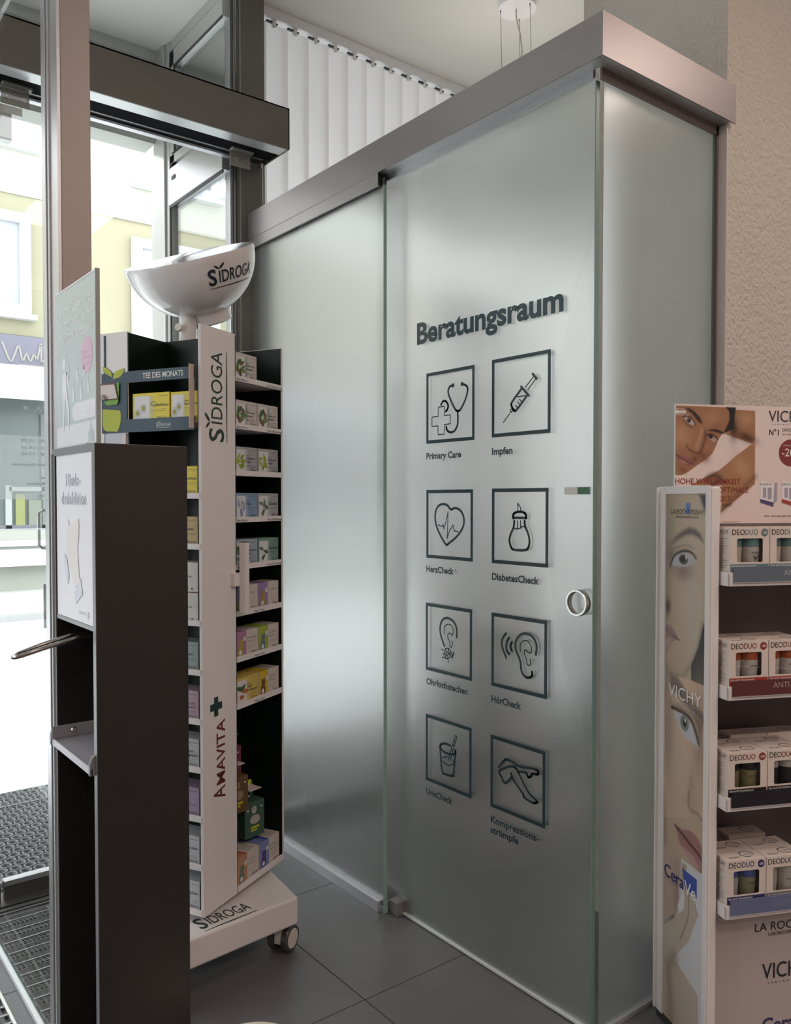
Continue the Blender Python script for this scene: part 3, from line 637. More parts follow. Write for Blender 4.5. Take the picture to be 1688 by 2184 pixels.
for i, (s_, w) in enumerate((('Beratung &', .035), ('Selbstmedikation', .045), ('allergien', .03))): b.text(s_, .19-w/2, .170-i*.011, w, .0045, PWHT, pf, .0008, res=1)
b.disc(.05, .165, .0115, .0005, PWHT, pf, ry=.0125)
b.flat([(.033, .142), (.060, .146), (.072, .120), (.080, .118), (.078, .132), (.068, .148), (.056, .152), (.052, .110), (.05, .134)], .0005, PWHT, pf)
b.flat([(.037, .147), (.062, .147), (.066, .11), (.082, .07), (.082, .036), (.074, .036), (.070, .068), (.057, .10), (.052, .07), (.047, .034), (.038, .036), (.042, .075), (.037, .11)], .0006, PWHT, pf)
b.stroke([(.062, .168), (.080, .158), (.083, .14), (.076, .128)], .002, .0006, PWHT, pf)
for x, y_, k in ((.065, .186, 1), (.078, .182, 1), (.078, .172, .7), (.068, .178, .6)): b.disc(x, y_, .0035*k, .0005, PWHT, pf, n=5)
for x, y_, k in ((.108, .092, 1), (.155, .092, .9), (.197, .100, .8), (.135, .128, .75), (.173, .130, .6)):
    b.disc(x, y_, .008*k, .0005, PWHT, pf, n=6).disc(x, y_+.011*k, .0065*k, .0006, PWHT, pf, n=6).disc(x, y_+.021*k, .005*k, .0005, PWHT, pf, n=6).rect(x-.001, x+.001, y_+.022*k, y_+.034*k, .0005, PWHT, pf)
b.prism([(.118, .048), (.238, .048), (.238, .082), (.118, .082), (.104, .075), (.10, .065), (.104, .056)], .0004, .0009, PWHT, pf)
for i in range(4): b.rect(.145, .205-(i % 2)*.01, .054+i*.006, .0565+i*.006, .0012, PLGT, pf)
b.flat([(.195, .005), (.195, .022), (.205, .028), (.210, .045), (.214, .022), (.225, .028), (.226, .006), (.212, .004)], .0005, PGRN, pf).text('Amavita', .02, .006, .045, .005, PLGT, pf, res=1)
b.build('poster_print', pm, recalc=False)

# ================================================================== TEA DISPLAY TOWER
TA = radians(27.8); N0 = A3(-.675, .742, 0); TS, TP = .395, .150
TF = rotz(N0, TA)                                   # x = u (to the right), y = v (to the back left)
tw = thing('tea_display', 'white four-sided tea display tower on wheeled base with tilted cup on top', 'display', tuple(TF.p(TS/2, TS/2)), TA)
Z0, Z1 = .198, 1.757
CEN = (TS/2, TS/2)
def rot4(k):                                        # frame of side k of the pinwheel
    c = TF.p(TS/2, TS/2); a = TA+k*pi/2
    f = rotz(c, a); return Fr(f.p(-TS/2, -TS/2), f.X, f.Y, f.Z)
core = B()
for k in range(4):
    f = rot4(k)
    B().box(0, TP, 0, .010, Z0, Z1, WHITEP, f).build('side_panel', tw, bevel=.001)
    B().box(TP-.004, TP, .0102, TP, Z0+.005, Z1-.004, BAYGRN, f).build('bay_wall', tw)
    core.box(TP, TS-.001, TP, TP+.004, Z0+.005, Z1-.004, BAYGRN, f)
    B().box(0.0002, TP-.004, .0102, .0112, Z0+.005, Z1-.002, BAYGRN, f).build('panel_lining', tw)
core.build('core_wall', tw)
B().box(.01, TS-.01, .01, TS-.01, Z0-.003, Z0+.005, WHITEP, TF).build('tower_floor', tw)
BAYZ = {0: [1.632, 1.500, 1.370, 1.240, 1.108, .978, .850, .718], 3: [1.306, 1.173, .972, .842, .712, .584, .454, .325], 1: [1.5, 1.2, .9, .6], 2: [1.5, 1.2, .9, .6]}
CAPT = {0: ['Blase | Nieren', 'Blase | Nieren', '', 'Blase | Nieren', 'Blase | Nieren', 'Mutter | Kind', 'Mutter | Kind', 'Mutter | Kind']}
for k in range(4):
    f = rot4(k)
    for i, z in enumerate(BAYZ[k]+[Z0+.006]):
        sh = B().box(TP+.002, TS-.004, .004, TP-.002, z, z+.003, WHITEP, f).box(TP+.002, TS-.006, -.003, .004, z-.003, z+.012, WHITEP, f).build('shelf', tw)
        B().prism([(.010, z), (TP-.01, z), (TP-.01, z-.028), (.07, z-.02)], TP+.02, TP+.023, WHITEP, Fr(f.O, f.Y, f.Z, f.X)).build('bracket', sh)
        if k == 0 and i < 8:
            lf = Fr(f.p(0, -.0032, 0), f.X, f.Z, -f.Y); b = B()
            if CAPT[0][i]:
                if i < 5: b.text(CAPT[0][i], TP+.004, z-.0005, .05, .0065, INK, lf, res=1).text('Keine Selbstbedienung', TS-.09, z-.0005, .078, .0065, INK, lf, res=1)
                else: b.text(CAPT[0][i], TP+.085, z-.0005, .05, .0065, INK, lf, res=1)
                b.build('shelf_lettering', sh, recalc=False)
# logos --------------------------------------------------------------
def logo(b, x, y, w, cap, m, fr, d=.0004, leaf=True, line=True, fn=None, bold=.0):
    """S-drop logo: big S, then IDROGA, two leaves over the I, underline"""
    b.text('S', x, y-cap*.12, w*.15, cap*1.3, m, fr, d, bold=bold+.012, fn=fn, res=3 if cap > .01 else 1)
    b.text('IDROGA', x+w*.20, y, w*.80, cap, m, fr, d, bold=bold, fn=fn, res=3 if cap > .01 else 1)
    g = fn or (lambda a, c: fr.p(a, c, d))
    if leaf:
        X, Y = x+w*.215, y+cap*1.12
        for sgn, k in ((1, 1.0), (-1, .8)):
            pts = [(0, 0), (.35, .12), (.72, .45), (.85, .80), (.45, .62), (.12, .34)]
            P = [g(X+sgn*a*cap*.55*k, Y+c*cap*.62*k) for a, c in pts]; b.add(P, [tuple(range(6))], m)
    if line:
        n = 8; Y = y-cap*.42
        V = []; 
        for i in range(n+1):
            t = i/n; h = cap*.055*(1-abs(t-.55)*1.2)
            V += [g(x+w*t*1.02, Y-h), g(x+w*t*1.02, Y+h)]
        b.add(V, [(2*i, 2*i+2, 2*i+3, 2*i+1) for i in range(n)], m)
    return b
DGRN = mat('dark_green_vinyl', (.018, .045, .040), .4); MAR = mat('maroon_vinyl', (.14, .028, .022), .45)
f0 = rot4(0)
vf = Fr(f0.p(0, -.0004, 0), (0, 0, 1), -f0.X, -f0.Y)      # text runs upwards, letter tops towards the left
def pw(x, y): q = on_plane(x, y, f0.O, f0.Y)-f0.O; return q@f0.X, q[2]
b = B(); u0, z0 = pw(469, 943); _, z1 = pw(469, 752)
logo(b, z0, -.090, z1-z0, .048, DGRN, vf)
b.build('vertical_logo', tw, recalc=False)
b = B(); u0, z0 = pw(478, 1699); _, z1 = pw(478, 1532)
b.text('A', z0, -.094, .034, .050, MAR, vf, bold=.012).text('MAVITA', z0+.040, -.094, z1-z0-.040, .036, MAR, vf, bold=.012)
b.build('maroon_lettering', tw, recalc=False)
u0, z0 = pw(461, 1507); b = B(); 
b.rect(z0-.026, z0+.026, -u0-.0085, -u0+.0085, .0006, NAVYT, vf).rect(z0-.0095, z0+.0095, -u0-.026, -u0+.026, .0003, NAVYT, vf); b.build('cross_emblem', tw, recalc=False)
# vertical white grip profile beside the panel
ff = f0
gb = B().box(.150, .170, -.032, -.010, .985, 1.182, WHITEP, ff).build('leaflet_grip', tw, bevel=.003)
B().box(.125, .168, -.012, .012, 1.062, 1.098, WHITEP, ff).build('grip_bracket', gb); B().box(.152, .168, -.031, -.011, 1.1822, 1.184, mat('brown_plug', (.12, .07, .07), .5), ff).build('end_plug', gb)
# column, cup
CC = TF.p(TS/2, TS/2, 0)
B().cyl((CC[0], CC[1], .2), (CC[0], CC[1], 1.86), .025, .025, WHITEP, 24).build('column', tw, smooth=True)
B().cyl((CC[0]-.030, CC[1]-.012, 1.792), (CC[0]-.038, CC[1]-.018, 1.794), .011, .011, CREAM, 14).build('screw_knob', tw)
ax = UPV-FH*tan(radians(22.5))*1.0-RT*tan(radians(11.5)); ax /= np.linalg.norm(ax)
CE = on_plane(404, 546, CC, FH)
e1 = RT-ax*(RT@ax); e1 /= np.linalg.norm(e1); e2 = np.cross(ax, e1)
bf = Fr(CE, e1, e2, ax); R = .189
prof = [(R-.004, -.0005), (R, 0), (R+.001, -.01)]+[(R*cos(a), -R*sin(a)*.93) for a in [radians(x) for x in range(6, 76, 5)]]+[(R*cos(radians(78)), -R*.93*sin(radians(78)))]
foot = [(.062, -.168), (.060, -.198), (.052, -.200), (.050, -.172)]
bc = B().lathe(prof+[(.001, -.178)], WHITEG, bf, 64)
cu = bc.build('cup', tw, smooth=True)
B().lathe([(R-.0045, -.0008)]+[((R-.006)*cos(a), -(R-.006)*sin(a)*.93) for a in [radians(x) for x in range(3, 90, 6)]]+[(.001, -.170)], mat('cup_inside_white', (.82, .80, .80), .35), bf, 64).build('cup_inside', cu, smooth=True)
# foot ring of the cup, cut obliquely to the back right
B().lathe([(.078, -.145), (.074, -.192), (.070, -.196), (.066, -.192), (.066, -.150)], WHITEG, bf, 48).build('foot_ring', cu, smooth=True)
def on_cup(az0, el0, rad=R+.0012):
    def fn(X, Y):
        az = az0+X/(R*cos(el0)); el = el0-Y/R
        return bf.p(rad*cos(el)*sin(az), -rad*cos(el)*cos(az), -rad*sin(el)*.93)
    return fn
q = ray(462, 595); 
b = B(); logo(b, 0, 0, .155, .036, mat('cup_logo_navy', (.02, .03, .045), .3), bf, fn=on_cup(radians(25), radians(25)), bold=.01)
b.build('cup_logo', cu, recalc=False)
# base on castors
def bp(x, y, z): return on_plane(x, y, (0, 0, z), A3(0, 0, 1))
P1 = A3(-.397, .727, 0); d1 = A3(.996, .089, 0); d2 = A3(-.127, .992, 0)
P4 = P1-d1*.45; P2 = P1+A3(.023, .20, 0); P2b = A3(-.40, 1.20, 0); P3 = A3(-.52, 1.30, 0); P5 = A3(-.86, .95, 0)
out = [P4, P1, P2, P2b, P3, A3(-.80, 1.22, 0), P5]
b = B().prism([(p[0], p[1]) for p in out], .100, .178, WHITEP)
bs = b.build('base', tw, bevel=.006)
bfz = Fr(bp(436, 1986, .1788), d1, A3(-.089, .996, 0), (0, 0, 1))
e = bp(548, 1943, .1788); Lw = np.linalg.norm(e-bfz.O)
b = B(); logo(b, .0, .018, Lw, .044, DGRN, bfz, d=.0003, leaf=False); b.build('base_logo', bs, recalc=False)
def castor(x, y, a):
    f = rotz((x, y, 0), a)
    o = B().box(-.011, .011, -.035, .028, .028, .083, CREAM, f).cyl(f.p(0, 0, .080), f.p(0, 0, .1), .018, .018, CREAM, 16).box(-.018, .018, -.03, .025, .078, .086, CREAM, f).build('castor', tw, bevel=.003)
    for s_ in (-1, 1):
        b = B().lathe([(.0, .0), (.030, 0.0), (.036, .002), (.038, .006), (.038, .016), (.034, .021), (.0, .021)], GREYPLA, Fr(f.p(s_*.012, -.002, .038), -f.Y, f.Z, f.X*s_), 32)
        w = b.build('wheel', o, smooth=True)
        B().lathe([(0, .0220), (.026, .0220), (.028, .0205)], CREAM, Fr(f.p(s_*.012, -.002, .038), -f.Y, f.Z, f.X*s_), 24).build('hub_cap', o, smooth=True)
castor(-.402, .800, radians(-62)); castor(-.80, .77, radians(20)); castor(-.45, 1.17, radians(70)); castor(-.76, 1.17, radians(10))
# navy promotion collar "tea of the month" around the left bay (side 3)
f3 = rot4(3)           # x runs from back left to the near corner ... TS at the near corner
pc = thing('promotion_tray', 'navy card shelf collar with lime leaves and monthly tea lettering', 'card tray', tuple(f3.p(TS*.6, 0, 1.483)), 0)
cf = Fr(f3.p(0, -.0045, 0), f3.X, f3.Z, -f3.Y)
b = B().box(TP, TS-.02, -.0030, -.0005, 1.483, 1.518, NAVY, f3).box(TP, TS-.02, -.0030, -.0005, 1.617, 1.648, NAVY, f3)
b.box(.06, TP, -.0030, -.0005, 1.483, 1.646, NAVY, f3).box(TP+.003, TS-.012, .0, TP-.006, 1.502, 1.505, mat('beige_card', (.55, .44, .38), .7), f3)
b.box(TP+.0005, TP+.003, -.0005, .05, 1.505, 1.617, mat('beige_card', (.55, .44, .38), .7), f3)
b.box(TS-.024, TS-.021, -.020, -.0005, 1.487, 1.652, MC['beige_card'], f3)
pco = b.build('card_body', pc)
cf = Fr(f3.p(0, -.0032, 0), f3.X, f3.Z, -f3.Y)
WPRT = mat('white_print', (.75, .75, .73), .5)
b = B().text('TEE DES MONATS', TP+.055, 1.6255, .135, .0145, WPRT, cf, .0003, bold=.008); b.build('card_lettering', pc, recalc=False); b = B(); logo(b, TP+.10, 1.496, .048, .0085, WPRT, cf, leaf=True); b.build('card_logo', pc, recalc=False)
def pc_(x, y): q = on_plane(190+x/10.918, 760+y/10.918, cf.O, cf.Z)-cf.O; return q@cf.X, q[2]
for nm_, pp in (('leaf_print', ((320, 240), (400, 270), (480, 330), (520, 390), (545, 490), (470, 450), (390, 410), (325, 340))), ('leaf_print', ((805, 270), (812, 340), (790, 400), (740, 470), (670, 505), (600, 520), (560, 548), (565, 470), (590, 390), (640, 340), (720, 310))),
                ('cup_print', ((320, 1235), (725, 1260), (748, 1360), (745, 1500), (710, 1650), (665, 1755), (400, 1745), (345, 1700), (320, 1600)))):
    B().flat([pc_(*p) for p in pp], .0006, LIME, cf).build(nm_, pc, recalc=False)
# leaflet pocket with small sample carton
lp = thing('sample_pocket', 'small pale card with red edge in clear clip on green tray', 'leaflet', tuple(f3.p(.09, -.02, 1.54)), 0)
GRN2 = mat('green_tray_card', (.16, .36, .04), .4)
RED2 = mat('dark_red_edge', (.18, .04, .045), .5); PNKW = mat('pinkish_card', (.66, .57, .56), .5)
b = B().flat([pc_(*p) for p in ((655, 620), (722, 612), (715, 960), (700, 1080), (660, 1125), (450, 1145), (400, 1110), (350, 1050), (640, 1000))], .004, GRN2, cf)
b.build('green_tray', lp, recalc=False)
b = B().flat([pc_(*p) for p in ((300, 650), (650, 625), (715, 1005), (300, 1035))], .006, RED2, cf).build('red_edge', lp, recalc=False)
b = B().flat([pc_(*p) for p in ((300, 690), (628, 660), (700, 985), (300, 1018))], .007, PNKW, cf); x_, z_ = pc_(347, 935)
b.text('MENTS', x_-.000, z_, .0135, .0035, INK, cf, .0075, bold=.02, res=1); b.build('sample_card', lp, recalc=False)
B().box(.065, .083, -.020, -.010, 1.572, 1.583, mat('clip_grey', (.38, .36, .38), .25), f3).build('clip', lp)
sl = thing('leaflet_stack', 'pale blue-grey leaflets below the navy collar on tower side', 'leaflet', tuple(f3.p(.10, -.01, 1.30)), 0)
b = B().box(.075, .148, -.006, -.0005, 1.28, 1.481, mat('leaflet_grey', (.50, .52, .58), .4), f3).build('leaflets', sl)
b = B().flat([(.118, 1.30), (.148, 1.30), (.148, 1.478), (.138, 1.474), (.128, 1.43)], .0034, PNKW, cf).build('folded_corner', sl, recalc=False)
B().box(.0695, .0735, -.0032, -.0005, .9, 1.75, NAVY, f3).build('slot_line', sl)

# ------------------------------------------------------------------ tea cartons
BW, BD, BH = .108, .062, .076
TINK = mat('title_ink', (.05, .05, .06), .5)
def tea_box(label, loc, rz, group, body, title, kind='herb', accent=(.5, .5, .5), art=((.2, .35, .05),), h=BH, w=BW):
    nm = 'tea_carton'
    bm_ = mat('card_%s' % '_'.join('%d' % int(c*100) for c in body), body, .45)
    t = thing(nm, label, 'tea box', loc, rz, group)
    L = ID
    fr = Fr((-w/2, -.0001, 0), (1, 0, 0), (0, 0, 1), (0, -1, 0)); tp = Fr((-w/2, 0, h+.0001), (1, 0, 0), (0, 1, 0), (0, 0, 1))
    if kind == 'kid':
        ac = mat('card_%s' % '_'.join('%d' % int(c*100) for c in accent), accent, .45)
        B().box(-w/2, w/2, 0, BD, 0, h, bm_).build('carton', t, local=True, bevel=.001)
        b = B().rect(0, w*.46, 0, h, .0002, ac, fr).rect(0, w*.46, 0, BD, .0002, ac, tp)
        if len(art) > 1:
            b.rect(w*.34, w*.46, 0, BD, .0004, mat('art_%d_%d_%d' % tuple(int(c*100) for c in art[1]), art[1], .5), tp)
        for i in range(5): b.rect(w*.56, w*.90, BD*.2+i*.007, BD*.2+i*.007+.0012, .0003, TINK, tp)
        b.build('colour_wrap', t, local=True, recalc=False)
        am = mat('art_%d_%d_%d' % tuple(int(c*100) for c in art[0]), art[0], .5)
        b = B().disc(w*.20, h*.26, .013, .0006, am, fr, ry=.018).disc(w*.22, h*.55, .0095, .0007, am, fr, n=14).disc(w*.22-.007, h*.55+.009, .003, .0006, am, fr, n=8).disc(w*.22+.007, h*.55+.009, .003, .0006, am, fr, n=8)
        b.disc(w*.19, h*.22, .007, .0008, PWHT, fr, n=12).disc(w*.22-.003, h*.56, .0010, .0009, TINK, fr, n=6).disc(w*.22+.004, h*.56, .0010, .0009, TINK, fr, n=6)
        b.disc(w*.38, h*.70, .0075, .0006, mat('pale_badge', (.62, .60, .58), .5), fr, n=16)
        b.build('picture', t, local=True, recalc=False)
        b = B(); tm = mat('grey_title', (.25, .24, .27), .5)
        for i, s_ in enumerate(title): b.text(s_, w*.52, h*.66-i*h*.13, w*(.03*len(s_)), h*.085, tm, fr, .0004, res=1)
        for i in range(3): b.rect(w*.52, w*(.90-.06*i), h*(.40-.06*i), h*(.40-.06*i)+.0005, .0004, tm, fr)
        logo(b, w*.68, h*.10, w*.26, h*.085, TINK, fr, leaf=False); b.build('lettering', t, local=True, recalc=False)
    elif kind == 'plain':
        B().box(-w/2, w/2, 0, BD, 0, h, bm_).build('carton', t, local=True, bevel=.001)
        b = B().rect(0, w, 0, h*.03, .0003, MAR, fr)
        for i, s_ in enumerate(title): b.text(s_, w*(.90-.085*len(s_) if i == 0 else .45), h*.50-i*h*.12, w*(.075*len(s_)) if i == 0 else w*.2, h*(.10 if i == 0 else .05), TINK, fr, .0004, res=1, bold=.01)
        b.rect(w*.3, w*.72, h*.10, h*.102+.001, .0003, TINK, fr).rect(w*.3, w*.72, h*.16, h*.162+.001, .0003, TINK, fr); b.disc(w*.82, h*.13, .003, .0003, TINK, fr, n=8)
        b.build('lettering', t, local=True, recalc=False)
    else:
        B().box(-w/2, w/2, 0, BD, 0, h, bm_).build('carton', t, local=True, bevel=.001)
        pale = tuple(.5*c+.35 for c in body)
        b = B().rect(w*.055, w*.46, h*.07, h*.90, .0002, mat('pic_white', (.70, .68, .70), .5), fr)
        b.rect(w*.46, w*.56, h*.07, h*.90, .0002, mat('stripe_%s' % '_'.join('%d' % int(c*100) for c in accent), accent, .5), fr).build('picture_panel', t, local=True, recalc=False)
        b = B(); rnd = random.Random(len(label)*7+int(body[0]*100))
        if kind == 'daisy':
            for cx, cy in ((.14, .34), (.30, .50)):
                for q in range(14):
                    a = q*2*pi/14+.2; b.flat([(w*cx+.003*cos(a-.3), h*cy+.003*sin(a-.3)), (w*cx+.013*cos(a-.06), h*cy+.013*sin(a-.06)), (w*cx+.013*cos(a+.06), h*cy+.013*sin(a+.06)), (w*cx+.003*cos(a+.3), h*cy+.003*sin(a+.3))], .0005, mat('petal_grey', (.42, .42, .42), .5), fr)
                b.disc(w*cx, h*cy, .0055, .0009, mat('daisy_yellow', (.38, .30, .02), .5), fr, n=14)
        else:
            for q in range(len(art)*(2 if kind == 'herb' else 1)):
                c = art[q % len(art)]; am = mat('art_%d_%d_%d' % tuple(int(v*100) for v in c), c, .5)
                cx = w*(.24+.13*cos(q*2.4)); cy = h*(.48+.20*sin(q*2.4)); a = rnd.uniform(0, 3.1); L_ = rnd.uniform(.010, .016)
                pts = [(cx+L_*cos(t_)*cos(a)-L_*.45*sin(t_)*(1-.35*cos(t_))*sin(a), cy+L_*cos(t_)*sin(a)+L_*.45*sin(t_)*(1-.35*cos(t_))*cos(a)) for t_ in [i*2*pi/12 for i in range(12)]]
                b.flat(pts, .0005+q*.00008, am, fr)
            b.stroke([(w*.24, h*.12), (w*.25, h*.35), (w*.24, h*.60)], .001, .0012, TINK, fr)
        b.build('picture', t, local=True, recalc=False)
        b = B(); b.text('Pflanzliches Arzneimittel', w*.72, h*.87, w*.24, h*.035, TINK, fr, .0004, res=1)
        b.text('Sidroga', w*.50, h*.67, w*.14, h*.055, TINK, fr, .0004, res=1)
        for i, s_ in enumerate(title): b.text(s_, w*.50, h*.55-i*h*.13, w*(.034*len(s_)), h*.095, TINK, fr, .0004, res=1, bold=.01)
        y_ = h*.55-(len(title)-1)*h*.13-h*.10
        for i in range(3): b.rect(w*.50, w*(.92-.1*i*(i == 2)*2), y_-i*h*.055, y_-i*h*.055+.0006, .0004, TINK, fr)
        logo(b, w*.68, h*.12, w*.26, h*.085, TINK, fr, leaf=False); b.build('lettering', t, local=True, recalc=False)
    return t
def uv_loc(f, a, z, inset=.006): return tuple(f.p(a, inset, z))
GU = 'tea cartons in the right bay of the tower'; GL = 'tea cartons in the left bay of the tower'
YW = (.70, .56, .03); cx0 = TP+.004+BW/2
# right bay: side 0, x from TP to TS
WHT = (.58, .53, .50); GRY = (.36, .36, .38); BLU = (.22, .33, .50); TEAL = (.17, .28, .24); GRYB = (.34, .36, .42); LBL = (.30, .40, .50)
GA = ((.10, .20, .04), (.16, .26, .06), (.05, .10, .02), (.18, .10, .05))
xa, xb = TS-.020-BW*1.5-.002, TS-.018-BW*.5
sz = [z+.0032 for z in BAYZ[0]]
tea_box('white bladder tea carton alone at front of the top shelf', uv_loc(f0, xa, sz[0]), TA, GU, WHT, ('Blasen- und', 'Nierentee'), art=GA, accent=(.35, .38, .33))
tea_box('white bladder tea carton half hidden behind front one on top shelf', uv_loc(f0, xa+.020, sz[0], .072), TA, GU, WHT, ('Blasen- und', 'Nierentee'), art=GA, accent=(.35, .38, .33), h=.07)
tea_box('white bladder tea carton left on second shelf from top', uv_loc(f0, xa, sz[1]), TA, GU, WHT, ('Blasen- und', 'Nierentee'), art=GA, accent=(.35, .38, .33))
tea_box('white bladder tea carton right on second shelf from top', uv_loc(f0, xb, sz[1]), TA, GU, WHT, ('Blasen- und', 'Nierentee'), art=GA, accent=(.35, .38, .33))
NT = ((.30, .42, .03), (.36, .46, .06), (.26, .38, .02))
tea_box('grey nettle tea carton with lime leaves, left one beside white panel', uv_loc(f0, xa, sz[2]), TA, GU, GRY, ('Brennnessel-', 'blätter'), art=NT, accent=(.46, .46, .50))
tea_box('grey nettle tea carton with lime leaves, right one at tower edge', uv_loc(f0, xb, sz[2]), TA, GU, GRY, ('Brennnessel-', 'blätter'), art=NT, accent=(.46, .46, .50))
tea_box('blue tea carton with blurred blue figure picture in right bay', uv_loc(f0, xa, sz[3]), TA, GU, (.20, .30, .46), ('Harntee',), art=((.26, .32, .50), (.36, .40, .50)), accent=(.30, .38, .52))
tea_box('grey carton with green horsetail needles right of the blue carton', uv_loc(f0, xb, sz[3]), TA, GU, (.38, .38, .42), ('Schachtelhalm',), art=((.10, .17, .10), (.16, .24, .15)), accent=(.45, .47, .50))
tea_box('pale blue tea carton with round green leaves behind white grip bar', uv_loc(f0, xa, sz[4]), TA, GU, (.32, .40, .47), ('Bärentrauben-', 'blätter'), art=((.10, .18, .06), (.14, .24, .08)), accent=(.40, .48, .55))
tea_box('sea green tea carton with three dark birch leaves', uv_loc(f0, xb, sz[4]), TA, GU, TEAL, ('Birkenblätter',), kind='leaf', art=((.05, .11, .03), (.08, .16, .05), (.04, .09, .03)), accent=(.30, .42, .36))
KW = (.60, .54, .49)
tea_box('white and purple nursing tea carton, left behind white grip bar', uv_loc(f0, xa, sz[5]), TA, GU, KW, ('Bio Stilltee',), kind='kid', accent=(.30, .20, .42), art=((.36, .26, .05),))
tea_box('white and purple nursing tea carton, right one at tower edge', uv_loc(f0, xb, sz[5]), TA, GU, KW, ('Bio Stilltee',), kind='kid', accent=(.30, .20, .42), art=((.36, .26, .05),))
tea_box('white and pink children tea carton with yellow animal', uv_loc(f0, xa, sz[6]), TA, GU, KW, ('Bio Schwanger-', 'schaftstee'), kind='kid', accent=(.40, .18, .30), art=((.42, .32, .05),))
tea_box('white and lime children tea carton with grey blue animal', uv_loc(f0, xb, sz[6]), TA, GU, KW, ('Bio Kinder-', 'Bauchtee'), kind='kid', accent=(.34, .42, .04), art=((.12, .17, .22),))
tea_box('golden yellow children tea carton with flower picture', uv_loc(f0, xa, sz[7]), TA, GU, (.60, .44, .10), ('Kinder', 'Beruhigungstee'), art=((.45, .14, .05), (.06, .14, .06)), accent=(.62, .50, .22))
tea_box('white and yellow children tea carton with brown animal', uv_loc(f0, xb, sz[7]), TA, GU, KW, ('Bio Kinder-', 'Hustentee'), kind='kid', accent=(.60, .44, .03), art=((.16, .06, .03),))
zf = Z0+.0095
tea_box('white and orange bedtime tea carton on lowest shelf, left front', uv_loc(f0, xa, zf), TA, GU, KW, ('Bio Kinder-', 'Früchtetee'), kind='kid', accent=(.50, .24, .15), art=((.12, .20, .16), (.45, .12, .05)), h=.082)
tea_box('white and blue bedtime tea carton on lowest shelf, right front', uv_loc(f0, xb, zf), TA, GU, KW, ('Bio Kinder-', 'Gute Nacht Tee'), kind='kid', accent=(.20, .24, .50), art=((.08, .04, .20), (.05, .09, .38)), h=.082)
tea_box('white and blue bedtime tea carton in second row of lowest shelf', uv_loc(f0, xb-.004, zf, .0705), TA, GU, KW, ('Bio Kinder-', 'Gute Nacht Tee'), kind='kid', accent=(.20, .24, .50), art=((.08, .04, .20), (.05, .09, .38)), h=.080)
tea_box('white bedtime tea carton in the back row, left, of lowest shelf', uv_loc(f0, xa-.002, zf, .0705), TA, GU, KW, ('Bio Kinder-', 'Früchtetee'), kind='kid', accent=(.50, .24, .15), art=((.12, .20, .16), (.45, .12, .05)), h=.080)
# left bay: side 3, x up to TS (near corner)
L3 = TA+3*pi/2; xl_ = TS-.018-BW/2
tea_box('yellow chamomile tea carton on navy collar shelf, left one', uv_loc(f3, TP+.012+.062, 1.5055), L3, GL, YW, ('Kamillenblüten',), kind='daisy', accent=(.60, .56, .25), w=.125, h=.082)
tea_box('yellow chamomile tea carton on navy collar shelf, right one cut by panel', uv_loc(f3, TP+.012+.125+.004+.045, 1.5055), L3, GL, YW, ('Kamillenblüten',), kind='daisy', accent=(.60, .56, .25), w=.088, h=.080)
sz3 = [z+.0032 for z in BAYZ[3]]
for i, (z, lb, body, ttl, kd) in enumerate((
    (sz3[0], 'yellow chamomile tea carton just below the navy collar', YW, ('Kamillenblüten',), 'herb'),
    (sz3[1], 'tan tea carton below the lower yellow carton', (.46, .33, .14), ('Melissentee',), 'herb'),
    (sz3[2]+.0803, 'white fruit tea carton, upper of the stacked two', (.58, .54, .52), ('Früchttee', 'die Teesud'), 'plain'),
    (sz3[2], 'white fruit tea carton, lower of the stacked two', (.58, .54, .52), ('Früchttee', 'die Teesud'), 'plain'),
    (sz3[3], 'grey green yarrow tea carton in left bay', (.26, .33, .32), ('Schafgarbe',), 'herb'),
    (sz3[4], 'dusty pink tea carton in left bay', (.42, .31, .37), ('Husten- und', 'Fiebertee N'), 'herb'),
    (sz3[5], 'pale grey stomach tea carton with bold two line title', (.44, .46, .48), ('Magen-Darm', 'Beruhigungstee'), 'herb'),
    (sz3[6], 'lilac tea carton in left bay', (.34, .27, .38), ('',), 'herb'),
    (sz3[7], 'pale grey fennel tea carton second from bottom', (.50, .51, .54), ('Fenchel-Anis-', 'Kümmel'), 'herb'),
    (Z0+.0095, 'pale grey fennel tea carton on bottom shelf of left bay', (.50, .51, .54), ('Fenchel-Anis-', 'Kümmel'), 'herb'))):
    tea_box(lb, uv_loc(f3, xl_, z), L3, GL, body, ttl, kind=kd, accent=tuple(min(1, c*1.15) for c in body), art=((.3, .3, .1),), h=.0795)
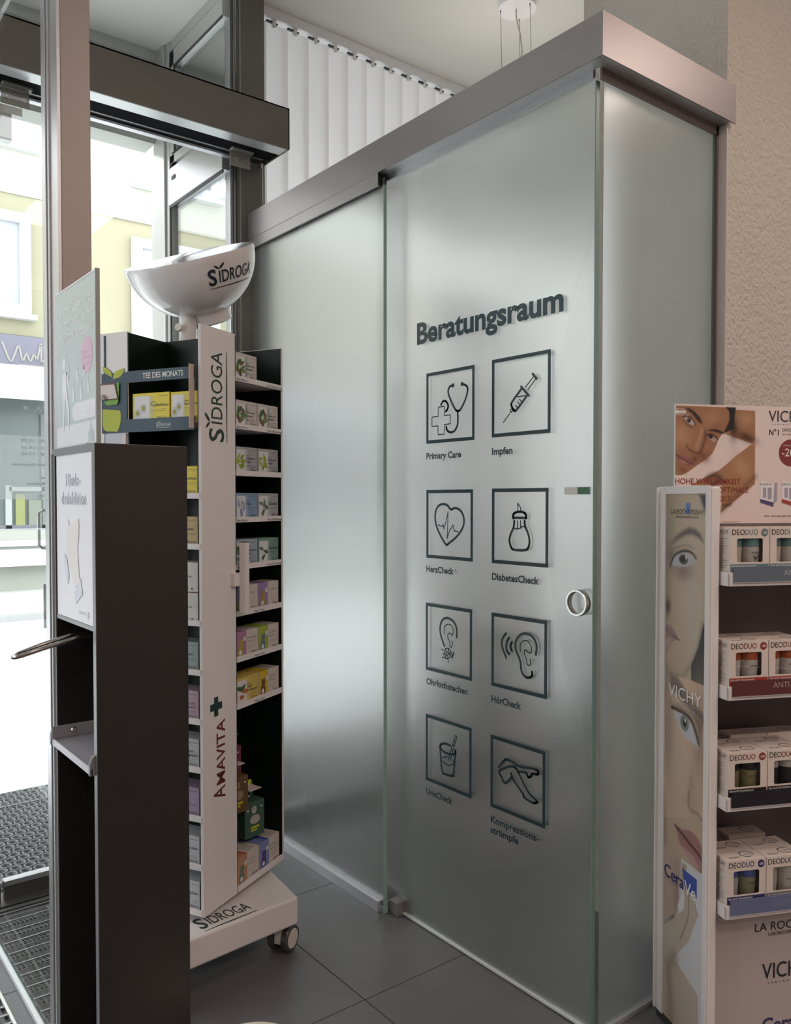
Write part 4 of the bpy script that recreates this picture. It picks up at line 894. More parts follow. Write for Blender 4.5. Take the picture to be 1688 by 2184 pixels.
# hanging trial packs in the lower right bay
def hang_pack(label, u, v, z, col, face, sc=1.0, rz=0.0, tilt=0.0):
    t = thing('trial_pack', label, 'tea box', tuple(f0.p(u, v, z)), TA+rz, 'hanging trial packs in the right bay')
    t.rotation_euler = (0, 0, TA+rz)
    w, d, h = .062*sc, .042*sc, .085*sc
    m = mat('pack_%d_%d_%d' % tuple(int(c*100) for c in col), col, .42); fr = Fr((-w/2, -.0002, 0), (1, 0, 0), (0, 0, 1), (0, -1, 0))
    B().box(-w/2, w/2, 0, d, 0, h, m).build('carton', t, local=True, bevel=.0012)
    B().box(-w*.48, w*.48, d-.001, d, h, h+.045, m).box(-w*.3, w*.3, -.004, d, h+.036, h+.038, PNKW).build('hang_tab', t, local=True)
    fm_ = mat('face_%d_%d_%d' % tuple(int(c*100) for c in face), face, .5)
    b = B().disc(w*.46, h*.78, w*.13, .0002, fm_, fr, ry=h*.11).disc(w*.5, h*.50, w*.26, .0002, fm_, fr, ry=h*.13).disc(w*.14, h*.80, .003, .0004, PWHT, fr, n=10).disc(w*.84, h*.82, .003, .0004, PWHT, fr, n=10)
    b.disc(w*.46, h*.80, .002, .0006, TINK, fr, n=8).rect(w*.30, w*.72, h*.25, h*.31, .0003, mat('acid_yellow', (.50, .55, .02), .5), fr).rect(w*.30, w*.60, h*.17, h*.22, .0003, mat('acid_yellow', (.5, .55, .02), .5), fr)
    b.build('animal_print', t, local=True, recalc=False)
    B().box(-w*.05, w*.36, d-.004, d-.0025, h+.022, h+.050, mat('acid_yellow', (.5, .55, .02), .5)).build('yellow_sticker', t, local=True)
PK = [('raspberry red trial pack hanging topmost', .238, .082, .470, (.20, .035, .07), (.42, .30, .30)), ('brown trial pack with beige animal face', .198, .030, .402, (.13, .072, .030), (.30, .22, .12)),
      ('dark green trial pack with pale animal face above bottom cartons', .282, .030, .305, (.050, .105, .080), (.40, .40, .36)), ('light blue trial pack half hidden by the white panel', .185, .055, .2885, (.16, .24, .42), (.55, .55, .55))]
for lb, u_, v_, z_, c_, fc in PK: hang_pack(lb, u_, v_, z_, c_, fc, 1.22 if c_[2] < .4 else 1.0, radians(-14 if c_[2] < .4 else 0))
hk = B()
for u_, v_, z_ in ((.225, .075, .595), (.262, .055, .43)): hk.cyl(f0.p(u_, TP, z_), f0.p(u_, v_-.02, z_), .002, .002, WHITEP, 8)
hk.build('peg_hook', tw)

#PART3
# ================================================================== COSMETICS DISPLAY
DS = FH*cos(radians(77.5))+RT*sin(radians(77.5)); DD = -(FH*cos(radians(-12.5))+RT*sin(radians(-12.5)))   # along shelves, towards camera
O_ = A3(.186, -.046, 0); DA = math.atan2(DS[1], DS[0])
df = Fr(O_, DS, DD, (0, 0, 1))                       # x = s along the shelves, y = a towards the shopper
dp = thing('cosmetics_display', 'white deodorant display with portrait side panel and mauve back at right edge', 'display', tuple(O_), DA)
DW, DDP = .46, .216
CW = mat('display_white', (.74, .69, .67), .4); MAUVE = mat('mauve_backing', (.135, .105, .108), .6); PLINTH = mat('plinth_print', (.50, .43, .42), .5)
sp_ = B().box(.002, .024, 0, DDP, .022, 1.330, CW, df).build('side_panel', dp, bevel=.004)
fr_ = B().box(-.003, .002, 0, .030, .020, 1.332, CW, df).box(-.003, .002, .199, DDP-.002, .0, 1.332, CW, df).box(-.003, .002, .030, .199, 1.314, 1.332, CW, df)
fr_.box(-.010, -.003, .0, .006, .024, 1.330, CW, df).box(-.014, -.001, .135, .205, .0, .030, CW, df); fr_.build('side_frame', sp_, bevel=.001)
B().box(DW-.024, DW, 0, DDP, .0, 1.330, CW, df).build('side_panel', dp, bevel=.004)
B().box(.0242, DW-.0242, .0, .012, .02, 1.24, MAUVE, df).build('back_panel', dp)
B().box(.0242, DW-.0242, .180, .190, .0, .372, PLINTH, df).build('plinth_panel', dp)
B().box(.0, DW, 0, .2, -.0, .020, mat('dark_plinth_foot', (.04, .035, .035), .6), df).build('foot', dp)
ROWZ = [1.139, .884, .634, .390]
STC = [(.115, .145, .185), (.105, .028, .028), (.014, .012, .018), (.135, .155, .27)]
STT = [('ANTI-TRANSPIRANT', 1673, 1227, (.40, .42, .42)), ('ANTI-TRANSPIRANT', 1650, 1467, (.45, .34, .34)), None, ('DEODORANT', 1651, 1932, (.24, .26, .36))]
for i, z in enumerate(ROWZ):
    sh = B().box(.028, DW-.028, .012, .243, z-.006, z, CW, df).box(.028, .031, .20, .2435, z-.031, z-.006, CW, df).box(.028, DW-.028, .240, .2435, z-.031, z-.002, CW, df).build('shelf', dp)
    c = STC[i]; stp = B().box(.0385, DW-.03, .2445, .2465, z-.022, z+.0125, mat('strip_%d' % i, c, .3), df).build('label_strip', sh)
    B().box(.0375, DW-.029, .2440, .2478, z-.0235, z-.0221, mat('clear_strip_edge', (.40, .36, .38), .25), df).build('strip_edge', sh)
    if STT[i]:
        s_, px, py, cc = STT[i]; fr = Fr(df.p(0, .2468, 0), DS, (0, 0, 1), DD); q = on_plane(px, py, fr.O, DD)-fr.O
        b = B().text(s_, q@DS, q[2], .0105*len(s_), .0125, mat('strip_text_%d' % i, cc, .5), fr, .0002); b.build('strip_lettering', sh, recalc=False)
pfr = Fr(df.p(0, .1905, 0), DS, (0, 0, 1), DD)
def pq(x, y, fr): q = on_plane(x, y, fr.O, fr.Z)-fr.O; return q@fr.X, q@fr.Y
BLK2 = mat('logo_black', (.02, .015, .025), .5); CBLU = mat('logo_navy', (.05, .045, .14), .5)
b = B(); x_, z_ = pq(1611, 1988, pfr); b.text('LA ROCHE POSAY', x_, z_, .235, .0195, BLK2, pfr, .0004); x_, z_ = pq(1640, 1996, pfr); b.text('LABORATOIRE DERMATOLOGIQUE', x_, z_, .16, .0085, BLK2, pfr, .0004, res=2)
x_, z_ = pq(1626, 2087, pfr); b.text('VICHY', x_, z_-.002, .125, .036, BLK2, pfr, .0004, bold=.005); x_, z_ = pq(1639, 2098, pfr); b.text('L A B O R A T O I R E S', x_, z_, .11, .0035, BLK2, pfr, .0004, res=1)
x_, z_ = pq(1626, 2202, pfr); b.text('CeraVe', x_, z_, .135, .032, CBLU, pfr, .0004, bold=.02); b.build('plinth_logos', dp, recalc=False)
# ---- flat prints painted on fine grids
def seg_poly(P, pts):
    pts = np.array(pts, float); n = len(pts); d = np.full(len(P), 1e9); ins = np.zeros(len(P), bool)
    for i in range(n):
        a, b_ = pts[i], pts[(i+1) % n]; e = b_-a; w = P-a; t = np.clip((w@e)/max(e@e, 1e-12), 0, 1)
        d = np.minimum(d, np.linalg.norm(w-t[:, None]*e, axis=1))
        c = ((a[1] > P[:, 1]) != (b_[1] > P[:, 1])) & (P[:, 0] < (b_[0]-a[0])*(P[:, 1]-a[1])/((b_[1]-a[1]) or 1e-12)+a[0]); ins ^= c
    return np.where(ins, -d, d)
def seg_line(P, pts):
    d = np.full(len(P), 1e9); pts = np.array(pts, float)
    for i in range(len(pts)-1):
        a, b_ = pts[i], pts[i+1]; e = b_-a; w = P-a; t = np.clip((w@e)/max(e@e, 1e-12), 0, 1); d = np.minimum(d, np.linalg.norm(w-t[:, None]*e, axis=1))
    return d
class Paint:
    def __init__(s, P, tr, base): s.P = P; s.tr = tr; s.C = np.tile(np.array(base, float), (len(P), 1))
    def mix(s, m, col, op=1): m = np.clip(m, 0, 1)[:, None]*op; s.C = s.C*(1-m)+np.array(col)*m; return s
    def poly(s, pts, col, soft=.0015, op=1): return s.mix(.5-seg_poly(s.P, [s.tr(*p) for p in pts])/(2*soft), col, op)
    def line(s, pts, w, col, soft=.001, op=1):
        P = [np.array(s.tr(*p)) for p in pts]; Q = []
        for i in range(len(P)-1):
            p0 = P[max(i-1, 0)]; p1 = P[i]; p2 = P[i+1]; p3 = P[min(i+2, len(P)-1)]
            Q += [.5*((2*p1)+(-p0+p2)*t+(2*p0-5*p1+4*p2-p3)*t*t+(-p0+3*p1-3*p2+p3)*t**3) for t in (0, .33, .66)]
        return s.mix(.5-(seg_line(s.P, Q+[P[-1]])-w/2)/(2*soft), col, op)
    def blob(s, c, rx, ry, col, ang=0, soft=1.0, op=1):
        q = s.P-np.array(s.tr(*c)); a = radians(ang); x = q[:, 0]*cos(a)+q[:, 1]*sin(a); y = -q[:, 0]*sin(a)+q[:, 1]*cos(a)
        r_ = np.sqrt((x/rx)**2+(y/ry)**2); return s.mix(np.exp(-r_**2) if soft >= 1 else .5-(r_-1)/(2*soft), col, op)
def print_grid(name, parent, fr, x0, x1, y0, y1, step, paint, material):
    nx = int((x1-x0)/step)+1; ny = int((y1-y0)/step)+1
    X, Y = np.meshgrid(np.linspace(x0, x1, nx+1), np.linspace(y0, y1, ny+1)); P = np.stack([X.ravel(), Y.ravel()], 1)
    C = paint(P); V = fr.O+P[:, :1]*fr.X+P[:, 1:]*fr.Y; O, R = FRAMES[parent.name]; V = (V-O)@R
    i = np.arange(nx*ny); r_, c_ = i//nx, i % nx; a = r_*(nx+1)+c_; Fq = np.stack([a, a+1, a+nx+2, a+nx+1], 1)
    me = bpy.data.meshes.new(name); me.vertices.add(len(V)); me.vertices.foreach_set('co', V.ravel()); me.loops.add(4*len(Fq)); me.loops.foreach_set('vertex_index', Fq.ravel().astype('i'))
    me.polygons.add(len(Fq)); me.polygons.foreach_set('loop_start', np.arange(0, 4*len(Fq), 4, dtype='i')); me.update(calc_edges=True)
    at = me.color_attributes.new('Col', 'FLOAT_COLOR', 'POINT'); at.data.foreach_set('color', np.concatenate([np.clip(C, 0, 1), np.ones((len(C), 1))], 1).ravel())
    me.materials.append(material); o = bpy.data.objects.new(name, me); COL.objects.link(o); o.parent = parent; FRAMES[o.name] = FRAMES[parent.name]; return o
PRT = attr_mat('printed_portrait', .4)
sf_ = Fr(df.p(.0012, 0, 0), DD, (0, 0, 1), -DS)
def S1(x, y): return pq(1380+x/4.747, 840+y/4.747, sf_)
def S2(x, y): return pq(1380+x/4.964, 1280+y/4.964, sf_)
def S3(x, y): return pq(1380+x/4.335, 1680+y/4.335, sf_)
def paint_side(P):
    k = Paint(P, S1, (.47, .35, .245))
    k.blob((520, 1250), .05, .12, (.50, .40, .30)); k.blob((230, 1300), .03, .12, (.33, .27, .19)); k.blob((420, 2000), .06, .14, (.52, .41, .31), op=.8); k.blob((215, 1800), .018, .12, (.28, .22, .15), op=.7)
    k.poly([(530, 1015), (625, 1015), (625, 1270), (590, 1200)], (.05, .05, .055), .006)
    k.poly([(235, 1535), (290, 1450), (350, 1395), (430, 1350), (500, 1370), (550, 1425), (578, 1505), (520, 1455), (460, 1425), (400, 1435), (330, 1470), (280, 1500)], (.085, .07, .075), .0055, .9)
    k.blob((370, 1690), .038, .034, (.30, .21, .16), op=.75); k.blob((370, 1800), .042, .022, (.25, .165, .14), op=.85); k.blob((250, 1640), .018, .026, (.16, .11, .10), op=.8)
    k.poly([(250, 1725), (270, 1670), (310, 1625), (370, 1602), (430, 1618), (470, 1655), (495, 1700), (455, 1732), (400, 1748), (330, 1750), (280, 1742)], (.44, .42, .44), .002)
    k.blob((372, 1678), .0195, .0118, (.050, .035, .035), soft=.12); k.blob((372, 1675), .0085, .0058, (.01, .01, .01), soft=.2); k.blob((400, 1655), .003, .005, (.75, .75, .78), soft=.3)
    k.line([(240, 1740), (280, 1640), (340, 1600), (410, 1590), (470, 1620), (500, 1670)], .006, (.03, .022, .022), .002); k.line([(290, 1560), (400, 1530), (480, 1570)], .002, (.22, .16, .13), .002)
    k.blob((215, 2140), .012, .018, (.10, .06, .05))
    k.tr = S2
    k.blob((225, 75), .010, .016, (.07, .045, .04)); k.blob((500, 150), .03, .1, (.47, .42, .35), op=.6)
    k.poly([(200, 240), (255, 270), (300, 330), (340, 415), (285, 425), (240, 500), (200, 570)], (.30, .17, .16), .003); k.poly([(200, 400), (270, 400), (240, 480), (200, 530)], (.42, .30, .30), .004); k.line([(200, 300), (270, 370), (345, 425)], .0035, (.09, .05, .05), .002)
    k.line([(590, 260), (545, 500), (470, 680), (390, 800), (330, 810), (240, 765)], .012, (.24, .19, .14), .008, .7)
    k.poly([(190, 590), (250, 770), (240, 900), (190, 1100)], (.30, .25, .21), .004)
    k.poly([(470, 690), (545, 500), (590, 300), (612, 225), (625, 930), (470, 860)], (.028, .032, .036), .002)
    k.poly([(245, 768), (325, 808), (470, 848), (625, 915), (625, 2300), (150, 2300), (195, 1180), (235, 900)], (.60, .41, .30), .0008)
    k.blob((330, 1750), .05, .12, (.55, .42, .32), op=.9); k.blob((230, 1300), .025, .16, (.36, .25, .18)); k.blob((560, 1450), .03, .12, (.36, .25, .18))
    k.poly([(245, 768), (325, 808), (420, 960), (560, 1160), (620, 1230), (620, 1330), (500, 1200), (380, 1090), (250, 900)], (.10, .07, .065), .006, .8)
    k.poly([(255, 1080), (340, 1100), (470, 1180), (600, 1300), (560, 1530), (480, 1320), (380, 1200), (270, 1160)], (.19, .12, .085), .006, .85)
    k.poly([(282, 1165), (345, 1190), (420, 1240), (480, 1330), (545, 1560), (430, 1470), (340, 1340)], (.50, .50, .56), .0025)
    k.blob((400, 1300), .0190, .0195, (.20, .215, .175), soft=.12); k.blob((402, 1300), .0085, .0100, (.012, .012, .014), soft=.2); k.blob((408, 1275), .003, .004, (.8, .8, .8), soft=.3)
    k.line([(262, 1130), (330, 1165), (420, 1215), (490, 1310), (550, 1520)], .0055, (.035, .025, .022), .002); k.line([(262, 1090), (380, 1130), (480, 1230), (560, 1430)], .006, (.42, .32, .24), .003, .7)
    k.line([(300, 1280), (370, 1430), (470, 1540), (545, 1580)], .004, (.55, .42, .33), .003); k.blob((470, 1980), .012, .04, (.30, .20, .14), op=.7)
    k.tr = S3
    k.blob((420, 150), .030, .040, (.46, .33, .25)); k.line([(395, 40), (385, 130), (410, 210), (470, 240), (500, 290)], .006, (.20, .12, .09), .005, .8)
    k.poly([(262, 340), (330, 385), (400, 395), (460, 450), (510, 540), (510, 800), (420, 700), (340, 590), (300, 500)], (.33, .155, .15), .002); k.poly([(310, 520), (420, 620), (500, 760), (420, 700), (340, 600)], (.47, .28, .27), .004)
    k.line([(262, 345), (330, 430), (400, 520), (460, 590), (505, 660)], .006, (.05, .02, .025), .003); k.line([(150, 100), (160, 330), (165, 520)], .02, (.20, .14, .10), .012, .7)
    k.poly([(135, 520), (175, 545), (320, 652), (490, 790), (520, 800), (520, 2300), (100, 2300)], (.60, .58, .60), .0008)
    k.poly([(120, 505), (320, 655), (312, 800), (295, 920), (292, 1080), (270, 1180), (190, 1235), (110, 1245)], (.43, .32, .25), .0012); k.blob((280, 1000), .014, .06, (.30, .20, .15), op=.7); k.blob((180, 720), .03, .05, (.46, .37, .31), op=.8); k.line([(120, 935), (155, 945)], .004, (.18, .07, .07), .002)
    k.line([(120, 1260), (190, 1235), (250, 1190)], .008, (.08, .05, .05), .004)
    k.poly([(330, 690), (372, 720), (345, 920), (300, 925)], (.40, .31, .25), .0012)
    k.poly([(338, 930), (362, 938), (385, 970), (430, 1010), (474, 1185), (440, 1280), (385, 1430), (330, 1480), (250, 1572), (474, 1925), (474, 2300), (90, 2300), (120, 1275), (215, 1238), (272, 1190), (322, 1138), (345, 1010)], (.47, .385, .31), .0010)
    k.blob((200, 1380), .03, .05, (.47, .42, .36)); k.line([(385, 960), (388, 1130), (375, 1230), (310, 1400)], .0035, (.22, .16, .12), .002); k.line([(430, 1010), (445, 1080), (472, 1185)], .002, (.24, .18, .14), .002)
    k.line([(255, 1560), (200, 1660), (215, 1900), (220, 2300)], .022, (.26, .21, .165), .014, .8); k.blob((380, 2050), .03, .05, (.46, .41, .35), op=.8); k.poly([(340, 930), (350, 1010), (345, 1120), (300, 1160), (285, 1090), (320, 1000)], (.66, .64, .66), .001, 1)
    return k.C
pz0 = .022; print_grid('portrait_print', sp_, sf_, .030, .199, pz0, 1.314, .0014, paint_side, PRT)
sg_ = Fr(sf_.O-DS*.0006, sf_.X, sf_.Y, sf_.Z); WHP = mat('poster_lettering_white', (.78, .76, .74), .4); LRB = mat('light_blue_block', (.10, .19, .50), .4); VEB = mat('royal_blue_block', (.045, .085, .36), .4); GYL = mat('logo_dark_grey', (.055, .05, .05), .5); LBB = mat('logo_deep_blue', (.02, .025, .12), .4)
b = B(); a0 = S1(252, 1215); a1 = S1(580, 1215); c0 = S1(400, 1215); c1 = S1(442, 1105)
b.text('LA ROCHE POSAY', a0[0], a0[1], a1[0]-a0[0], .0115, GYL, sg_, .0003, bold=-.004).text('LABORATOIRE DERMATOLOGIQUE', S1(300, 1250)[0], S1(300, 1255)[1], .095, .0055, GYL, sg_, .0003, res=1)
b.rect(c0[0], c1[0], c0[1], c1[1], .0001, LRB, sg_); b.build('side_logo_top', sp_, recalc=False)
b = B(); a0 = S2(235, 990); a1 = S2(583, 1100); b.text('VICHY', a0[0], a0[1]-.002, a1[0]-a0[0], .0290, WHP, sg_, .0003); b.text('L A B O R A T O I R E S', S2(275, 1045)[0], S2(275, 1045)[1], .112, .0025, WHP, sg_, .0003, res=1); b.build('side_logo_middle', sp_, recalc=False)
b = B(); a0 = S3(165, 775); a1 = S3(345, 890); c = [S3(*p) for p in ((330, 742), (463, 826), (461, 1027), (366, 950))]
zt_ = c[0][1]; b.flat([(c[0][0], c[0][1]), (c[1][0]+.001, c[0][1]-.001), (c[2][0]+.001, c[2][1]), (c[3][0]-.004, c[2][1]+.003)], .0001, VEB, sg_)
b.text('Cera', a0[0], a0[1]-.006, a1[0]-a0[0], .030, LBB, sg_, .0004, bold=.01).text('Ve', a1[0]+.003, a0[1]-.010, .047, .030, WHP, sg_, .0004, bold=.01); b.text('DEVELOPED WITH DERMATOLOGISTS', a0[0], a0[1]-.013, .062, .003, LBB, sg_, .0004, res=1)
b.build('side_logo_bottom', sp_, recalc=False)
# ---- header board
hb = B().box(.0345, DW+.02, .004, .0115, 1.2405, 1.538, CW, df).build('header_board', dp)
hf = Fr(df.p(0, .0119, 0), DS, (0, 0, 1), DD)
def H8(x, y): return pq(1420+x/7.673, 860+y/7.673, hf)
def paint_head(P):
    k = Paint(P, H8, (.68, .575, .55)); sk = (.30, .145, .078)
    k.poly([(1135, 105), (1470, 125), (1470, 600), (1420, 662), (960, 498), (930, 480), (1050, 300)], (.31, .155, .082), .0006)
    k.blob((1330, 560), .03, .012, (.07, .03, .02), ang=-20); k.blob((1120, 420), .012, .03, (.05, .025, .018)); k.blob((1330, 250), .018, .016, (.40, .23, .13))
    k.poly([(1470, 598), (1465, 1325), (915, 1785), (915, 1345), (400, 1345), (640, 1212), (870, 1100), (1000, 1000), (1130, 880), (1420, 662)], (.33, .17, .09), .0006)
    k.blob((1250, 1050), .02, .03, (.42, .24, .13), ang=35); k.line([(700, 1230), (800, 1180), (900, 1250), (760, 1340)], .012, (.07, .03, .02), .008); k.line([(1465, 1200), (1200, 1480), (920, 1760)], .008, (.12, .05, .03), .008, .8)
    k.poly([(110, 35), (1152, 72), (1130, 190), (1040, 330), (940, 490), (862, 600), (835, 690), (765, 830), (650, 930), (500, 1030), (380, 1120), (290, 1168), (220, 1180), (105, 1160)], sk, .0006)
    k.blob((240, 520), .030, .026, (.42, .24, .145)); k.blob((760, 250), .024, .020, (.38, .20, .115)); k.blob((650, 900), .014, .012, (.20, .09, .05), op=.8); k.blob((850, 380), .02, .012, (.24, .11, .06), op=.7)
    k.poly([(985, 60), (1155, 70), (1135, 210), (1125, 420), (1000, 470), (945, 490), (1000, 390), (1045, 280), (1045, 140)], (.012, .009, .009), .0012)
    k.poly([(290, 72), (400, 82), (490, 145), (565, 230), (608, 325), (570, 330), (500, 255), (430, 165), (350, 105)], (.030, .017, .012), .0018); k.poly([(690, 452), (740, 422), (850, 428), (945, 470), (955, 505), (880, 492), (780, 462)], (.022, .012, .009), .0018)
    k.blob((390, 300), .013, .009, (.14, .065, .04), ang=-35, op=.9); k.poly([(300, 250), (350, 225), (420, 250), (470, 320), (480, 360), (410, 350), (340, 300)], (.42, .36, .35), .0008)
    k.blob((383, 276), .0062, .0062, (.020, .014, .012), soft=.15); k.blob((370, 262), .0014, .0014, (.6, .6, .6), soft=.4); k.line([(285, 225), (340, 205), (410, 225), (470, 300), (490, 360)], .0022, (.012, .008, .008), .0008); k.line([(300, 260), (350, 350), (440, 400)], .0016, (.10, .04, .03), .0015)
    k.blob((740, 550), .012, .008, (.10, .045, .03), ang=-25, op=.9); k.poly([(690, 555), (740, 540), (800, 565), (845, 600), (790, 640), (740, 600)], (.36, .29, .27), .0008)
    k.blob((742, 545), .0055, .0055, (.015, .010, .010), soft=.15); k.line([(670, 530), (740, 500), (810, 530), (862, 600)], .0026, (.010, .007, .007), .0009)
    k.line([(650, 450), (640, 620), (590, 760), (560, 810)], .0065, (.10, .042, .025), .004, .85); k.line([(600, 440), (545, 620), (510, 740)], .007, (.47, .28, .17), .005, .8)
    k.line([(345, 690), (380, 750), (440, 790), (500, 820), (560, 815)], .0035, (.09, .035, .022), .0022); k.blob((600, 850), .012, .008, (.15, .06, .035), op=.7)
    k.poly([(150, 822), (250, 858), (330, 858), (400, 900), (465, 995), (385, 1045), (290, 1005), (210, 930)], (.25, .105, .095), .0014); k.line([(152, 822), (240, 885), (350, 950), (465, 1000)], .0022, (.05, .02, .018), .001); k.blob((290, 960), .008, .004, (.38, .19, .17), ang=-30)
    k.blob((480, 920), .010, .010, (.12, .05, .03), op=.8); k.blob((280, 1090), .012, .006, (.16, .07, .04), ang=-35, op=.7)
    k.poly([(100, 1160), (160, 1170), (130, 1255), (180, 1345), (95, 1345)], (.05, .02, .035), .0012)
    return k.C
print_grid('portrait_print', hb, hf, .0345, DW+.02, 1.2405, 1.538, .0011, paint_head, PRT)
REDT = mat('brick_red_print', (.22, .035, .022), .5); RND = mat('maroon_disc', (.20, .03, .025), .45); BRN = mat('dark_brown_print', (.05, .03, .03), .5)
h2 = Fr(hf.O+DD*.0003, hf.X, hf.Y, hf.Z); b = B()
def tx(s_, p0, p1, cap, m, bold=0., res=3): a = H8(*p0); c = H8(*p1); B().text(s_, a[0], a[1], c[0]-a[0], cap, m, h2, .0003, bold=bold, res=res).build('board_lettering', hb, recalc=False)
#TX
tx('HOHE WIRKSAMKEIT', (158, 1320), (1230, 1325), .0140, REDT, .008); tx('OPTIMALE', (860, 1462), (1355, 1466), .0135, REDT); tx('KEIT', (850, 1603), (1072, 1605), .0135, REDT); tx('HAUT', (932, 1692), (1088, 1695), .0075, BRN)
tx('EMPFOHLEN', (160, 100), (322, 103), .003, WHP, res=1); tx('DERMATOLOGEN', (160, 198), (388, 200), .003, WHP, res=1)
a = H8(160, 165); c = H8(333, 120); b.rect(a[0], c[0], a[1], c[1], .0003, WHP, h2); tx('70 000', (212, 158), (322, 158), .0042, BRN, .02, 1)
a = pq(1640, 899, hf); b.text('VICHY', a[0], a[1], .108, .0280, BLK2, h2, .0003); b.build('board_logo', hb, recalc=False); b = B(); a = pq(1648, 906, hf); b.text('L A B O R A T O I R E S', a[0], a[1], .085, .0028, BLK2, h2, .0003, res=1)
a = pq(1641, 928, hf); b.text('N°1', a[0], a[1], .028, .0145, BLK2, h2, .0003, bold=.01); a = pq(1670, 920, hf); b.text('DEODORANT', a[0], a[1], .062, .0075, BLK2, h2, .0003); a = pq(1670, 928, hf); b.text('IN SCHWEIZER APOTHEKEN', a[0], a[1], .085, .0040, BLK2, h2, .0003, res=1)
a = pq(1687, 966, hf); b.build('small_lettering', hb, recalc=False); b = B(); b.disc(a[0], a[1], .0345, .0003, RND, h2, n=40); b.text('-20%', a[0]-.026, a[1]-.009, .056, .020, WHP, h2, .0007); b.text('ENTDECKUNGSANGEBOT', a[0]-.022, a[1]+.017, .044, .0035, WHP, h2, .0007, res=1)
b.build('discount_disc', hb, recalc=False); b = B(); a = pq(1629, 1103, hf); b.text('WEIL GESUNDHEIT AUCH HAUTSACHE IST', a[0], a[1], .155, .0046, BRN, h2, .0003, res=1)
a = pq(1540, 1113.5, hf); b.rect(a[0], a[0]+.050, a[1], a[1]+.0012, .0003, mat('tiny_print', (.35, .27, .27), .5), h2)
b.build('header_lettering', hb, recalc=False)
b = B(); LIL = mat('print_lilac', (.34, .31, .38), .5)
for k_, (px, bc_) in enumerate(((1622, (.07, .06, .17)), (1668, (.30, .05, .04)))):
    a = pq(px, 1075, hf); x_, z_ = a; m_ = mat('pack_band_%d' % k_, bc_, .5)
    b.flat([(x_, z_+.012), (x_+.038, z_), (x_+.040, z_+.052), (x_+.0, z_+.060)], .0003, PWHT, h2).flat([(x_+.038, z_), (x_+.049, z_+.008), (x_+.049, z_+.056), (x_+.040, z_+.052)], .0003, LIL, h2)
    b.rect(x_+.007, x_+.017, z_+.016, z_+.042, .0005, LIL, h2).rect(x_+.021, x_+.033, z_+.012, z_+.042, .0005, LIL, h2).flat([(x_, z_+.004), (x_+.038, z_-.007), (x_+.038, z_+.004), (x_, z_+.013)], .0007, m_, h2)
    b.text('DEODUO', x_+.001, z_+.0475, .033, .0055, BRN, h2, .0008, res=1)
b.build('pack_picture', hb, recalc=False)
